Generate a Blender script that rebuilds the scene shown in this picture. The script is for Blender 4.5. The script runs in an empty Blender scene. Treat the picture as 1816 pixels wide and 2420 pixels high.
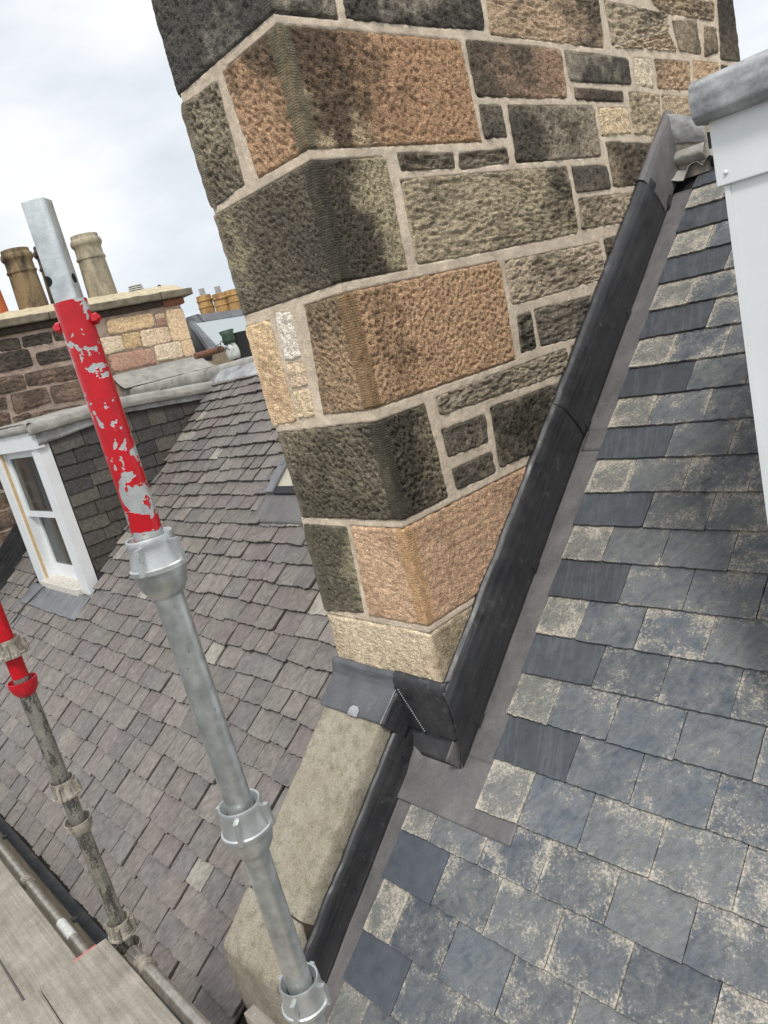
import bpy, bmesh, math, random
import numpy as np
from mathutils import Vector, Matrix

random.seed(7)
RNG = np.random.RandomState(11)
SC = bpy.context.scene
COL = SC.collection

# ------------------------------------------------------------------ camera
CAM = np.array([1.950, -1.696, 0.285])
RIGHT = (0.66566768, 0.70615911, -0.24130033)
DOWN = (0.01477636, -0.33576057, -0.94183146)
FWD = (-0.746102, 0.62338123, -0.23393942)
cam_data = bpy.data.cameras.new("camera")
cam = bpy.data.objects.new("camera", cam_data)
COL.objects.link(cam)
rx, dn, fw = Vector(RIGHT), Vector(DOWN), Vector(FWD)
m3 = Matrix((rx, -dn, -fw)).transposed()
cam.matrix_world = Matrix.Translation(Vector(CAM)) @ m3.to_4x4()
cam_data.sensor_fit = 'HORIZONTAL'
cam_data.sensor_width = 36.0
cam_data.lens = 36.0 * 1766.44 / 1816.0
cam_data.clip_start = 0.02
cam_data.clip_end = 2000.0
SC.camera = cam

# ------------------------------------------------------------------ sky and sun (overcast)
SUN_DIR = Vector((0.42, -0.40, 0.81)).normalized()
world = bpy.data.worlds.new("World")
SC.world = world
world.use_nodes = True
wn, wl = world.node_tree.nodes, world.node_tree.links
wn.clear()
w_out = wn.new("ShaderNodeOutputWorld")
w_bg = wn.new("ShaderNodeBackground")
w_sky = wn.new("ShaderNodeTexSky")
w_sky.sky_type = 'NISHITA'
w_sky.sun_disc = False
w_sky.sun_elevation = math.asin(SUN_DIR.z)
w_sky.sun_rotation = math.atan2(SUN_DIR.x, SUN_DIR.y)
w_tc = wn.new("ShaderNodeTexCoord")
w_map = wn.new("ShaderNodeMapping")
w_map.inputs['Scale'].default_value = (1.0, 1.0, 2.6)
w_no = wn.new("ShaderNodeTexNoise")
w_no.inputs['Scale'].default_value = 2.6
w_no.inputs['Detail'].default_value = 5
w_no.inputs['Roughness'].default_value = 0.52
w_ramp = wn.new("ShaderNodeValToRGB")
w_ramp.color_ramp.elements[0].position = 0.36
w_ramp.color_ramp.elements[0].color = (0.50, 0.535, 0.575, 1)
w_ramp.color_ramp.elements[1].position = 0.64
w_ramp.color_ramp.elements[1].color = (0.735, 0.742, 0.748, 1)
w_mul = wn.new("ShaderNodeMixRGB")
w_mul.blend_type = 'MULTIPLY'
w_mul.inputs['Fac'].default_value = 1.0
w_mul.inputs['Color2'].default_value = (0.10, 0.10, 0.10, 1)
w_mix = wn.new("ShaderNodeMixRGB")
w_mix.inputs['Fac'].default_value = 0.93
wl.new(w_tc.outputs['Generated'], w_map.inputs['Vector'])
wl.new(w_map.outputs['Vector'], w_no.inputs['Vector'])
wl.new(w_no.outputs['Fac'], w_ramp.inputs['Fac'])
wl.new(w_sky.outputs['Color'], w_mul.inputs['Color1'])
wl.new(w_mul.outputs['Color'], w_mix.inputs['Color1'])
wl.new(w_ramp.outputs['Color'], w_mix.inputs['Color2'])
wl.new(w_mix.outputs['Color'], w_bg.inputs['Color'])
w_bg.inputs['Strength'].default_value = 1.0
wl.new(w_bg.outputs['Background'], w_out.inputs['Surface'])

sun_d = bpy.data.lights.new("sun", 'SUN')
sun_d.energy = 1.5
sun_d.angle = math.radians(12)
sun_d.color = (1.0, 0.965, 0.91)
sun = bpy.data.objects.new("sun", sun_d)
sun.rotation_euler = SUN_DIR.to_track_quat('Z', 'Y').to_euler()
sun.location = (0, 0, 20)
COL.objects.link(sun)

SC.view_settings.view_transform = 'Standard'
SC.view_settings.look = 'None'
SC.view_settings.exposure = 0.60
SC.view_settings.gamma = 1.0
SC.cycles.max_bounces = 6
SC.cycles.diffuse_bounces = 3
SC.cycles.glossy_bounces = 3
SC.view_settings.use_curve_mapping = False

# ------------------------------------------------------------------ noise and colour helpers
_perm = np.concatenate([np.random.RandomState(3).permutation(256)] * 3)
_grad = np.random.RandomState(5).normal(size=(256, 3))
_grad /= np.linalg.norm(_grad, axis=1)[:, None]


def perlin(x, y, z):
    x, y, z = np.broadcast_arrays(np.asarray(x, float), np.asarray(y, float), np.asarray(z, float))
    xi, yi, zi = np.floor(x).astype(int), np.floor(y).astype(int), np.floor(z).astype(int)
    xf, yf, zf = x - xi, y - yi, z - zi
    u = xf * xf * xf * (xf * (xf * 6 - 15) + 10)
    v = yf * yf * yf * (yf * (yf * 6 - 15) + 10)
    w = zf * zf * zf * (zf * (zf * 6 - 15) + 10)
    out = 0.0
    for dx in (0, 1):
        wx = u if dx else 1 - u
        for dy in (0, 1):
            wy = v if dy else 1 - v
            for dz in (0, 1):
                wz = w if dz else 1 - w
                h = _perm[_perm[_perm[(xi + dx) & 255] + ((yi + dy) & 255)] + ((zi + dz) & 255)]
                g = _grad[h]
                out = out + wx * wy * wz * (g[..., 0] * (xf - dx) + g[..., 1] * (yf - dy) + g[..., 2] * (zf - dz))
    return out * 1.7


def fbm(x, y, z, octaves=3):
    a, s, t = 1.0, 0.0, 0.0
    for k in range(octaves):
        s = s + a * perlin(x * 2 ** k, y * 2 ** k, z * 2 ** k + 7.3 * k)
        t += a
        a *= 0.5
    return s / t


def sstep(a, b, x):
    t = np.clip((x - a) / (b - a), 0, 1)
    return t * t * (3 - 2 * t)


def lin(c):
    return tuple((v / 255 / 12.92) if v <= 10 else ((v / 255 + 0.055) / 1.055) ** 2.4 for v in c)


# ------------------------------------------------------------------ roof frame (both roofs share one plane)
T = 0.83
Z0 = -1.3806
HY = math.hypot(1, T)
U = np.array([0, 1 / HY, T / HY])
N = np.array([0, -T / HY, 1 / HY])


def RW(x, s, n=0.0):
    x, s, n = np.broadcast_arrays(np.asarray(x, float), np.asarray(s, float), np.asarray(n, float))
    return np.stack([x, s * U[1] + n * N[1], Z0 + s * U[2] + n * N[2]], -1)


# ------------------------------------------------------------------ materials
def mat(name, base=(0.5, 0.5, 0.5), rough=0.8, metal=0.0, spec=0.5):
    m = bpy.data.materials.new(name)
    m.use_nodes = True
    nt = m.node_tree
    b = nt.nodes['Principled BSDF']
    b.inputs['Base Color'].default_value = (*base, 1)
    b.inputs['Roughness'].default_value = rough
    b.inputs['Metallic'].default_value = metal
    b.inputs['Specular IOR Level'].default_value = spec
    return m, nt, b


def nd(nt, t, **kw):
    n = nt.nodes.new(t)
    for k, v in kw.items():
        if k in n.inputs:
            n.inputs[k].default_value = v
        else:
            setattr(n, k, v)
    return n


def coords(nt, scale=(1, 1, 1), rot=(0, 0, 0), pre=None):
    """object coordinates; pre turns them first (SLOPE lays y up the roof slope), then scale, then rot"""
    tc = nd(nt, 'ShaderNodeTexCoord')
    if pre is not None:
        m0 = nd(nt, 'ShaderNodeMapping')
        m0.inputs['Rotation'].default_value = pre
        m1 = nd(nt, 'ShaderNodeMapping')
        m1.inputs['Rotation'].default_value = rot
        m2 = nd(nt, 'ShaderNodeMapping')
        m2.inputs['Scale'].default_value = scale
        nt.links.new(tc.outputs['Object'], m0.inputs['Vector'])
        nt.links.new(m0.outputs['Vector'], m1.inputs['Vector'])
        nt.links.new(m1.outputs['Vector'], m2.inputs['Vector'])
        return m2.outputs['Vector']
    mp = nd(nt, 'ShaderNodeMapping')
    mp.inputs['Scale'].default_value = scale
    mp.inputs['Rotation'].default_value = rot
    nt.links.new(tc.outputs['Object'], mp.inputs['Vector'])
    return mp.outputs['Vector']


def noise(nt, vec, scale, detail=4, rough=0.55, dist=0.0):
    n = nd(nt, 'ShaderNodeTexNoise')
    n.inputs['Scale'].default_value = scale
    n.inputs['Detail'].default_value = detail
    n.inputs['Roughness'].default_value = rough
    n.inputs['Distortion'].default_value = dist
    nt.links.new(vec, n.inputs['Vector'])
    return n.outputs['Fac']


def ramp(nt, fac, stops):
    r = nd(nt, 'ShaderNodeValToRGB')
    el = r.color_ramp.elements
    while len(el) < len(stops):
        el.new(0.5)
    for e, (p, c) in zip(el, stops):
        e.position = p
        e.color = c if len(c) == 4 else (*c, 1)
    nt.links.new(fac, r.inputs['Fac'])
    return r.outputs['Color']


def mixc(nt, fac, a, b, mode='MIX'):
    m = nd(nt, 'ShaderNodeMixRGB')
    m.blend_type = mode
    for k, v in (('Fac', fac), ('Color1', a), ('Color2', b)):
        if isinstance(v, bpy.types.NodeSocket):
            nt.links.new(v, m.inputs[k])
        elif isinstance(v, (int, float)):
            m.inputs[k].default_value = v
        else:
            m.inputs[k].default_value = (*v, 1) if len(v) == 3 else v
    return m.outputs['Color']


def mth(nt, op, a, b=None, clamp=False):
    m = nd(nt, 'ShaderNodeMath')
    m.operation = op
    m.use_clamp = clamp
    for i, v in enumerate((a, b)):
        if v is None:
            continue
        if isinstance(v, bpy.types.NodeSocket):
            nt.links.new(v, m.inputs[i])
        else:
            m.inputs[i].default_value = v
    return m.outputs[0]


def bump(nt, b, h, strength=0.5, dist=0.003, prev=None):
    n = nd(nt, 'ShaderNodeBump')
    n.inputs['Strength'].default_value = strength
    n.inputs['Distance'].default_value = dist
    nt.links.new(h, n.inputs['Height'])
    if prev is not None:
        nt.links.new(prev, n.inputs['Normal'])
    nt.links.new(n.outputs['Normal'], b.inputs['Normal'])
    return n.outputs['Normal']


SLOPE = (-math.atan(0.83), 0, 0)
GREY = lambda v: (v, v, v)


def attr(nt, name='Col'):
    a = nd(nt, 'ShaderNodeAttribute')
    a.attribute_name = name
    return a


def make_stone(name, tool=True, flecks=0.5):
    m, nt, b = mat(name, rough=0.92, spec=0.25)
    a = attr(nt)
    v = coords(nt)
    n1 = noise(nt, v, 200, 2, 0.65)
    n2 = noise(nt, v, 38, 4, 0.62)
    c = mixc(nt, 1.0, a.outputs['Color'], ramp(nt, n1, [(0.28, GREY(0.42)), (0.72, GREY(1.65))]), 'MULTIPLY')
    c = mixc(nt, 1.0, c, ramp(nt, n2, [(0.3, GREY(0.68)), (0.7, GREY(1.27))]), 'MULTIPLY')
    fl = ramp(nt, noise(nt, v, 85, 3, 0.7), [(0.60, GREY(0)), (0.70, GREY(1))])
    c = mixc(nt, mixc(nt, 1.0, fl, GREY(flecks * 0.45), 'MULTIPLY'), c, lin((186, 174, 140)))
    nt.links.new(c, b.inputs['Base Color'])
    h = mth(nt, 'ADD', mth(nt, 'MULTIPLY', n1, 0.5), mth(nt, 'ADD', mth(nt, 'MULTIPLY', noise(nt, v, 95, 3, 0.7), 1.0), mth(nt, 'MULTIPLY', noise(nt, coords(nt, (55, 55, 190)), 1.0, 2, 0.6, 0.8), 0.7)))
    if tool:
        w = nd(nt, 'ShaderNodeTexWave')
        w.wave_type = 'BANDS'
        w.bands_direction = 'Z'
        w.inputs['Scale'].default_value = 38.0
        w.inputs['Distortion'].default_value = 3.0
        w.inputs['Detail'].default_value = 2
        nt.links.new(v, w.inputs['Vector'])
        mx = nd(nt, 'ShaderNodeMix')
        mx.data_type = 'FLOAT'
        nt.links.new(a.outputs['Alpha'], mx.inputs[0])
        nt.links.new(h, mx.inputs[2])
        nt.links.new(mth(nt, 'ADD', mth(nt, 'MULTIPLY', mth(nt, 'MULTIPLY', w.outputs['Fac'], noise(nt, v, 12, 2, 0.6)), 0.22), mth(nt, 'MULTIPLY', h, 0.5)), mx.inputs[3])
        h = mx.outputs[0]
    bump(nt, b, h, 1.0, 0.008)
    return m


M_STONE = make_stone('sandstone')


def make_mortar(name, c):
    m, nt, b = mat(name, rough=0.95, spec=0.2)
    v = coords(nt)
    n1 = noise(nt, v, 320, 3, 0.7)
    n2 = noise(nt, v, 9, 4, 0.6)
    c1 = mixc(nt, 1.0, c, ramp(nt, n1, [(0.3, GREY(0.70)), (0.7, GREY(1.28))]), 'MULTIPLY')
    c1 = mixc(nt, 1.0, c1, ramp(nt, n2, [(0.3, GREY(0.72)), (0.7, GREY(1.14))]), 'MULTIPLY')
    st = ramp(nt, noise(nt, v, 28, 4, 0.7), [(0.54, GREY(0)), (0.72, GREY(0.4))])
    c1 = mixc(nt, st, c1, lin((164, 148, 126)))
    nt.links.new(c1, b.inputs['Base Color'])
    bump(nt, b, mth(nt, 'ADD', n1, noise(nt, v, 50, 4)), 0.9, 0.006)
    return m


M_MORTAR = make_mortar('lime_mortar', lin((240, 222, 198)))
M_MORTAR_OLD = make_mortar('old_mortar', lin((186, 165, 150)))


def make_coping(name):
    m, nt, b = mat(name, rough=0.95, spec=0.2)
    v = coords(nt)
    n1 = noise(nt, v, 300, 3, 0.7)
    n2 = noise(nt, v, 22, 6, 0.78)
    n3 = noise(nt, v, 4.5, 4, 0.6)
    c = ramp(nt, n2, [(0.30, lin((138, 130, 115))), (0.5, lin((186, 177, 159))), (0.72, lin((204, 196, 180)))])
    c = mixc(nt, ramp(nt, n3, [(0.45, GREY(0)), (0.62, GREY(0.30))]), c, lin((158, 150, 122)))
    c = mixc(nt, 1.0, c, ramp(nt, n1, [(0.3, GREY(0.55)), (0.7, GREY(1.45))]), 'MULTIPLY')
    nt.links.new(c, b.inputs['Base Color'])
    bump(nt, b, mth(nt, 'ADD', n1, mth(nt, 'MULTIPLY', noise(nt, v, 90, 4, 0.75), 1.5)), 1.0, 0.007)
    return m


M_COPING = make_coping('coping_stone')


def make_left_slate():
    m, nt, b = mat('riven_slate', rough=0.62, spec=0.4)
    a = attr(nt)
    # along-slope grain
    v = coords(nt, (1, 1, 1), (math.radians(0), 0, 0))
    vs = coords(nt, (95, 20, 40), (0, 0, math.radians(22)), SLOPE)
    g = noise(nt, vs, 1.0, 4, 0.65, 0.6)
    n2 = noise(nt, v, 26, 5, 0.65)
    c = mixc(nt, 1.0, a.outputs['Color'], ramp(nt, g, [(0.28, GREY(0.70)), (0.72, GREY(1.34))]), 'MULTIPLY')
    c = mixc(nt, 1.0, c, ramp(nt, n2, [(0.3, GREY(0.80)), (0.7, GREY(1.22))]), 'MULTIPLY')
    sp = ramp(nt, noise(nt, v, 60, 5, 0.75), [(0.63, GREY(0)), (0.74, GREY(0.5))])
    c = mixc(nt, sp, c, lin((168, 163, 150)))
    nt.links.new(c, b.inputs['Base Color'])
    bump(nt, b, mth(nt, 'ADD', mth(nt, 'MULTIPLY', g, 1.3), mth(nt, 'MULTIPLY', n2, 1.2)), 0.8, 0.006)
    return m


M_SL = make_left_slate()


def make_right_slate():
    """weathered slate: blue grey stone with cream lime and lichen, thickest along the joints (alpha)"""
    m, nt, b = mat('lichened_slate', rough=0.66, spec=0.4)
    a = attr(nt)
    v = coords(nt)
    vs = coords(nt, (60, 18, 40), (0, 0, math.radians(35)), SLOPE)
    g = noise(nt, vs, 1.0, 3, 0.6, 0.5)
    lo = noise(nt, v, 8.5, 3, 0.6, 0.4)
    hi = noise(nt, v, 105, 2, 0.75, 0.3)
    mid = noise(nt, v, 30, 3, 0.65, 0.6)
    base = mixc(nt, 1.0, a.outputs['Color'], ramp(nt, g, [(0.3, GREY(0.72)), (0.72, GREY(1.22))]), 'MULTIPLY')
    # thin pale film
    film = ramp(nt, mth(nt, 'ADD', mth(nt, 'MULTIPLY', lo, 0.45), mth(nt, 'MULTIPLY', mid, 0.55)), [(0.38, GREY(0)), (0.66, GREY(0.62))])
    base = mixc(nt, film, base, lin((136, 136, 131)))
    # crust
    e = mth(nt, 'MULTIPLY', a.outputs['Alpha'], 0.195)
    s = mth(nt, 'ADD', mth(nt, 'ADD', mth(nt, 'MULTIPLY', lo, 0.70), mth(nt, 'MULTIPLY', hi, 0.60)), mth(nt, 'ADD', mth(nt, 'MULTIPLY', mid, 0.16), e))
    crust = ramp(nt, s, [(0.80, GREY(0)), (0.90, GREY(0.42)), (1.02, GREY(0.85))])
    cc = ramp(nt, hi, [(0.3, lin((168, 159, 144))), (0.7, lin((208, 199, 183)))])
    c = mixc(nt, crust, base, cc)
    c = mixc(nt, 1.0, c, ramp(nt, noise(nt, v, 240, 2, 0.7), [(0.3, GREY(0.82)), (0.7, GREY(1.16))]), 'MULTIPLY')
    nt.links.new(c, b.inputs['Base Color'])
    h = mth(nt, 'ADD', mth(nt, 'MULTIPLY', crust, 0.6), mth(nt, 'ADD', mth(nt, 'MULTIPLY', g, 0.5), mth(nt, 'MULTIPLY', hi, 0.5)))
    bump(nt, b, h, 0.6, 0.004)
    return m


M_SR = make_right_slate()


def make_new_slate():
    m, nt, b = mat('new_slate', rough=0.5, spec=0.45)
    a = attr(nt)
    v = coords(nt)
    vs = coords(nt, (46, 3.2, 20), (0, 0, math.radians(-13)), SLOPE)
    st = noise(nt, vs, 1.0, 4, 0.62, 0.7)
    streak = ramp(nt, st, [(0.52, GREY(0)), (0.58, GREY(0.13)), (0.64, GREY(0.05)), (0.74, GREY(0.26))])
    c = mixc(nt, 1.0, a.outputs['Color'], ramp(nt, noise(nt, v, 18, 5, 0.65), [(0.3, GREY(0.78)), (0.7, GREY(1.2))]), 'MULTIPLY')
    c = mixc(nt, mixc(nt, 1.0, streak, a.outputs['Alpha'], 'MULTIPLY'), c, lin((146, 150, 154)))
    dots = ramp(nt, noise(nt, v, 130, 3, 0.6), [(0.70, GREY(0)), (0.78, GREY(0.4))])
    c = mixc(nt, dots, c, lin((150, 152, 154)))
    nt.links.new(c, b.inputs['Base Color'])
    bump(nt, b, mth(nt, 'ADD', noise(nt, v, 45, 5, 0.65), st), 0.35, 0.003)
    return m


M_SN = make_new_slate()


def make_lead(name, dark, lite, rough, dust=0.5, along=(60, 1.6, 60)):
    m, nt, b = mat(name, rough=rough, spec=0.55)
    v = coords(nt)
    vs = coords(nt, along, (0, 0, 0), SLOPE)
    st = noise(nt, vs, 1.0, 4, 0.6, 0.2)
    n2 = noise(nt, v, 7, 5, 0.65)
    n3 = noise(nt, v, 120, 3, 0.6)
    f = mth(nt, 'ADD', mth(nt, 'MULTIPLY', st, 0.5), mth(nt, 'MULTIPLY', n2, 0.5))
    c = ramp(nt, f, [(0.32, dark), (0.70, lite)])
    c = mixc(nt, 1.0, c, ramp(nt, n3, [(0.3, GREY(0.86)), (0.7, GREY(1.13))]), 'MULTIPLY')
    sc = ramp(nt, noise(nt, coords(nt, (170, 3, 170), (0, 0, 0), SLOPE), 1.0, 2, 0.5, 0.3), [(0.70, GREY(0)), (0.745, GREY(0.5)), (0.76, GREY(0))])
    c = mixc(nt, mixc(nt, 1.0, sc, GREY(dust), 'MULTIPLY'), c, lin((150, 148, 146)))
    nt.links.new(c, b.inputs['Base Color'])
    nt.links.new(ramp(nt, n2, [(0.3, GREY(max(rough - 0.12, 0.05))), (0.7, GREY(min(rough + 0.15, 1)))]), b.inputs['Roughness'])
    ox = ramp(nt, noise(nt, v, 16, 5, 0.75), [(0.60, GREY(0)), (0.72, GREY(0.22))])
    c = mixc(nt, ox, c, lin((166, 166, 166)))
    nt.links.new(c, b.inputs['Base Color'])
    bump(nt, b, mth(nt, 'ADD', mth(nt, 'MULTIPLY', st, 0.6), noise(nt, v, 22, 4)), 0.4, 0.004)
    return m


M_LEAD_OIL_SHADE = make_lead('oiled_shaded_lead', lin((24, 25, 28)), lin((68, 68, 70)), 0.42, 0.7)  # oiled lead, with the dark reflections on upright faces put into its colour
M_LEAD_MID = make_lead('shaded_lead', lin((52, 52, 54)), lin((86, 86, 88)), 0.45, 0.4, (14, 5, 14))  # lead with the back sheet's shadow put into its colour
M_LEAD = make_lead('dusty_lead', lin((88, 87, 87)), lin((122, 119, 118)), 0.55, 0.3, (14, 5, 14))
M_LEAD_SADDLE = make_lead('satin_lead', lin((72, 73, 76)), lin((106, 107, 111)), 0.42, 0.3, (14, 5, 14))
M_LEAD_NEW = make_lead('grey_lead', lin((92, 93, 96)), lin((132, 134, 138)), 0.45, 0.3, (14, 5, 14))
M_LEAD_OLD = make_lead('old_lead', lin((122, 121, 115)), lin((184, 181, 173)), 0.7, 0.3, (8, 8, 8))
M_LEAD_PALE = make_lead('pale_lead', lin((104, 106, 107)), lin((196, 197, 198)), 0.6, 0.3, (12, 12, 30))


def plain(name, c, rough=0.6, metal=0.0, var=0.15, scale=30, spec=0.4, bmp=0.2):
    m, nt, b = mat(name, c, rough, metal, spec)
    v = coords(nt)
    n = noise(nt, v, scale, 4, 0.6)
    nt.links.new(mixc(nt, 1.0, c, ramp(nt, n, [(0.3, GREY(1 - var)), (0.7, GREY(1 + var))]), 'MULTIPLY'), b.inputs['Base Color'])
    if bmp:
        bump(nt, b, n, bmp, 0.003)
    return m


M_WHITE = plain('white_paint', lin((226, 229, 230)), 0.45, 0, 0.05, 6, 0.4, 0.05)
M_UPVC = plain('white_cladding', lin((228, 232, 232)), 0.35, 0, 0.035, 5, 0.45, 0.03)
M_PEEL = plain('peeling_paint', lin((205, 200, 190)), 0.8, 0, 0.30, 45, 0.3, 0.6)
M_BEAD = plain('buff_sealant', lin((196, 172, 130)), 0.8, 0, 0.15, 30)
M_DARK = plain('black_felt', lin((26, 25, 26)), 0.9, 0, 0.2, 20)
M_GUTTER = plain('black_iron', lin((76, 78, 80)), 0.6, 0, 0.3, 14, 0.4, 0.3)
M_GRIT = plain('gutter_grit', lin((52, 47, 42)), 0.95, 0, 0.5, 160, 0.2, 0.8)
M_RUST = plain('rusty_iron', lin((118, 84, 66)), 0.85, 0, 0.35, 60)
M_TAPE = plain('white_tape', lin((206, 206, 204)), 0.6, 0, 0.2, 80)
M_RENDER = plain('facade_stone', lin((140, 126, 104)), 0.9, 0, 0.25, 6)
M_GROUND = plain('street', lin((92, 90, 88)), 0.95, 0, 0.2, 0.6)
M_PINK = plain('pink_board_mark', lin((206, 112, 108)), 0.8, 0, 0.15, 60)
M_ROOM = plain('room_interior', lin((92, 88, 80)), 0.9, 0, 0.2, 4)  # even grey brown for the room box behind the sashes
M_GREEN = plain('green_bag', lin((52, 74, 58)), 0.5, 0, 0.3, 30)
M_BAGW = plain('white_bag', lin((196, 200, 196)), 0.6, 0, 0.2, 22)
M_VENT = plain('white_vent', lin((215, 218, 216)), 0.5, 0, 0.06, 8)
M_BLACKP = plain('dark_plastic', lin((44, 44, 46)), 0.6, 0, 0.2, 12)
M_CAPSTONE = plain('flaunching', lin((196, 184, 156)), 0.95, 0, 0.22, 18, 0.2, 0.5)


def make_board():
    m, nt, b = mat('scaffold_board', rough=0.9, spec=0.2)
    v = coords(nt)
    vs = coords(nt, (3, 90, 90))
    g = noise(nt, vs, 1.0, 4, 0.6, 0.3)
    n2 = noise(nt, v, 9, 5, 0.65)
    n3 = noise(nt, v, 150, 3, 0.75)
    c = ramp(nt, n2, [(0.3, lin((134, 128, 118))), (0.7, lin((168, 161, 149)))])
    c = mixc(nt, 1.0, c, ramp(nt, g, [(0.3, GREY(0.80)), (0.7, GREY(1.14))]), 'MULTIPLY')
    c = mixc(nt, 1.0, c, ramp(nt, n3, [(0.28, GREY(0.6)), (0.42, GREY(1.0)), (0.7, GREY(1.15))]), 'MULTIPLY')
    nt.links.new(c, b.inputs['Base Color'])
    bump(nt, b, mth(nt, 'ADD', g, n3), 0.35, 0.003)
    return m


M_BOARD = make_board()


def make_galv(name, base, var, dirt=0.0, red=None, chips=0.0):
    """galvanised tube; red = (z from, z full) paints it red above that height with chips knocked out"""
    m, nt, b = mat(name, rough=0.40, metal=0.0, spec=0.5)
    v = coords(nt)
    n1 = noise(nt, v, 26, 4, 0.6)
    n2 = noise(nt, v, 130, 4, 0.7)
    c = mixc(nt, 1.0, base, ramp(nt, n1, [(0.3, GREY(1 - var)), (0.7, GREY(1 + var))]), 'MULTIPLY')
    mark = ramp(nt, noise(nt, coords(nt, (60, 60, 26)), 1.0, 4, 0.7), [(0.66, GREY(0)), (0.72, GREY(0.55))])
    c = mixc(nt, mark, c, lin((84, 86, 84)))
    if dirt:
        d = mth(nt, 'ADD', mth(nt, 'MULTIPLY', noise(nt, coords(nt, (50, 50, 12)), 1.0, 4, 0.7), 0.55), mth(nt, 'MULTIPLY', n2, 0.45))
        c = mixc(nt, ramp(nt, d, [(0.50, GREY(0)), (0.55, GREY(dirt))]), c, lin((74, 74, 71)))
        c = mixc(nt, ramp(nt, n2, [(0.55, GREY(0)), (0.7, GREY(0.6))]), c, lin((172, 166, 150)))
    rough_v = None
    metal = GREY(0.35)
    if red is not None:
        g = nd(nt, 'ShaderNodeNewGeometry')
        sx = nd(nt, 'ShaderNodeSeparateXYZ')
        nt.links.new(g.outputs['Position'], sx.inputs[0])
        z = sx.outputs['Z']
        zf = mth(nt, 'DIVIDE', mth(nt, 'SUBTRACT', z, red[0]), red[1] - red[0], True)
        ch = mth(nt, 'ADD', mth(nt, 'MULTIPLY', noise(nt, coords(nt, (1, 1, 1.0)), 21, 3, 0.6, 0.9), 0.75), mth(nt, 'MULTIPLY', noise(nt, v, 75, 3, 0.6), 0.25))
        thr = mth(nt, 'ADD', mth(nt, 'MULTIPLY', zf, 0.095), chips)
        keep = ramp(nt, mth(nt, 'SUBTRACT', thr, ch), [(0.0, GREY(0)), (0.006, GREY(1))])
        above = mth(nt, 'GREATER_THAN', z, red[0])
        keep = mixc(nt, 1.0, keep, above, 'MULTIPLY')
        rc = mixc(nt, 1.0, lin((192, 18, 32)), ramp(nt, n1, [(0.3, GREY(0.82)), (0.7, GREY(1.12))]), 'MULTIPLY')
        c = mixc(nt, keep, c, rc)
        nt.links.new(mixc(nt, keep, GREY(0.8), GREY(0.0)), b.inputs['Metallic'])
        bump(nt, b, mth(nt, 'ADD', mth(nt, 'MULTIPLY', keep, 1.0), mth(nt, 'MULTIPLY', n2, 0.2)), 0.5, 0.0015)
        nt.links.new(mixc(nt, keep, GREY(0.5), GREY(0.3)), b.inputs['Roughness'])
    else:
        b.inputs['Metallic'].default_value = 0.0 if dirt > 0.5 else 0.85
        bump(nt, b, mth(nt, 'ADD', n1, n2), 0.25, 0.002)
    nt.links.new(c, b.inputs['Base Color'])
    return m


M_GALV = make_galv('galvanised_tube', lin((198, 201, 199)), 0.28)
M_CUP = make_galv('cast_cup', lin((206, 209, 208)), 0.14)
M_POLE_RED = make_galv('red_painted_tube', lin((200, 203, 201)), 0.2, 0, (-0.02, 0.34), 0.462)
M_POLE_DIRTY = make_galv('cement_splashed_tube', lin((168, 165, 156)), 0.2, 0.85, (-0.45, -0.40), 0.62)
M_CUP_DIRTY = make_galv('dirty_cup', lin((160, 152, 138)), 0.3, 0.75)
M_LEDGER = make_galv('grimy_tube', lin((188, 182, 170)), 0.25, 0.15)
M_REDPAINT = plain('red_paint', lin((196, 26, 40)), 0.35, 0, 0.12, 40, 0.5, 0.1)
M_SPIGOT = make_galv('galvanised_spigot', lin((206, 212, 212)), 0.30)

mg, ntg, bg_ = mat('window_glass', (0.035, 0.04, 0.036), 0.03, 0, 0.8)
bg_.inputs['Alpha'].default_value = 0.55
M_GLASS = mg
ms, nts, bs_ = mat('skylight_glass', lin((176, 184, 186)), 0.12, 0, 0.6)
M_SKYGLASS = ms


def make_clay(name, base, soot, amt):
    m, nt, b = mat(name, rough=0.85, spec=0.3)
    v = coords(nt, (1, 1, 0.4))
    n = noise(nt, v, 7, 5, 0.65)
    n2 = noise(nt, coords(nt), 60, 4, 0.7)
    c = mixc(nt, ramp(nt, n, [(0.42, GREY(0)), (0.62, GREY(amt))]), base, soot)
    c = mixc(nt, 1.0, c, ramp(nt, n2, [(0.3, GREY(0.8)), (0.7, GREY(1.2))]), 'MULTIPLY')
    nt.links.new(c, b.inputs['Base Color'])
    bump(nt, b, n2, 0.3, 0.004)
    return m


M_POT_DARK = make_clay('sooty_clay', lin((140, 122, 92)), lin((62, 54, 48)), 0.95)
M_POT_PALE = make_clay('buff_clay', lin((176, 166, 142)), lin((88, 82, 74)), 0.6)
M_POT_RED = make_clay('terracotta', lin((196, 108, 66)), lin((150, 80, 52)), 0.5)
M_POT_FAR = make_clay('far_clay', lin((190, 152, 100)), lin((110, 88, 66)), 0.7)


# ------------------------------------------------------------------ mesh helpers
def link(o, parent):
    COL.objects.link(o)
    if parent is not None:
        o.parent = parent
        o.location = -world_loc(parent)
    return o


def world_loc(o):
    l = Vector(o.location)
    while o.parent:
        o = o.parent
        l += Vector(o.location)
    return l


def thing(name, label, cat, loc=(0, 0, 0), group=None):
    o = bpy.data.objects.new(name, None)
    o.empty_display_size = 0.1
    o.location = loc
    COL.objects.link(o)
    o['label'] = label
    o['category'] = cat
    if group:
        o['group'] = group
    return o


def tag(o, label, cat, group=None):
    o['label'] = label
    o['category'] = cat
    if group:
        o['group'] = group
    return o


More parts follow.
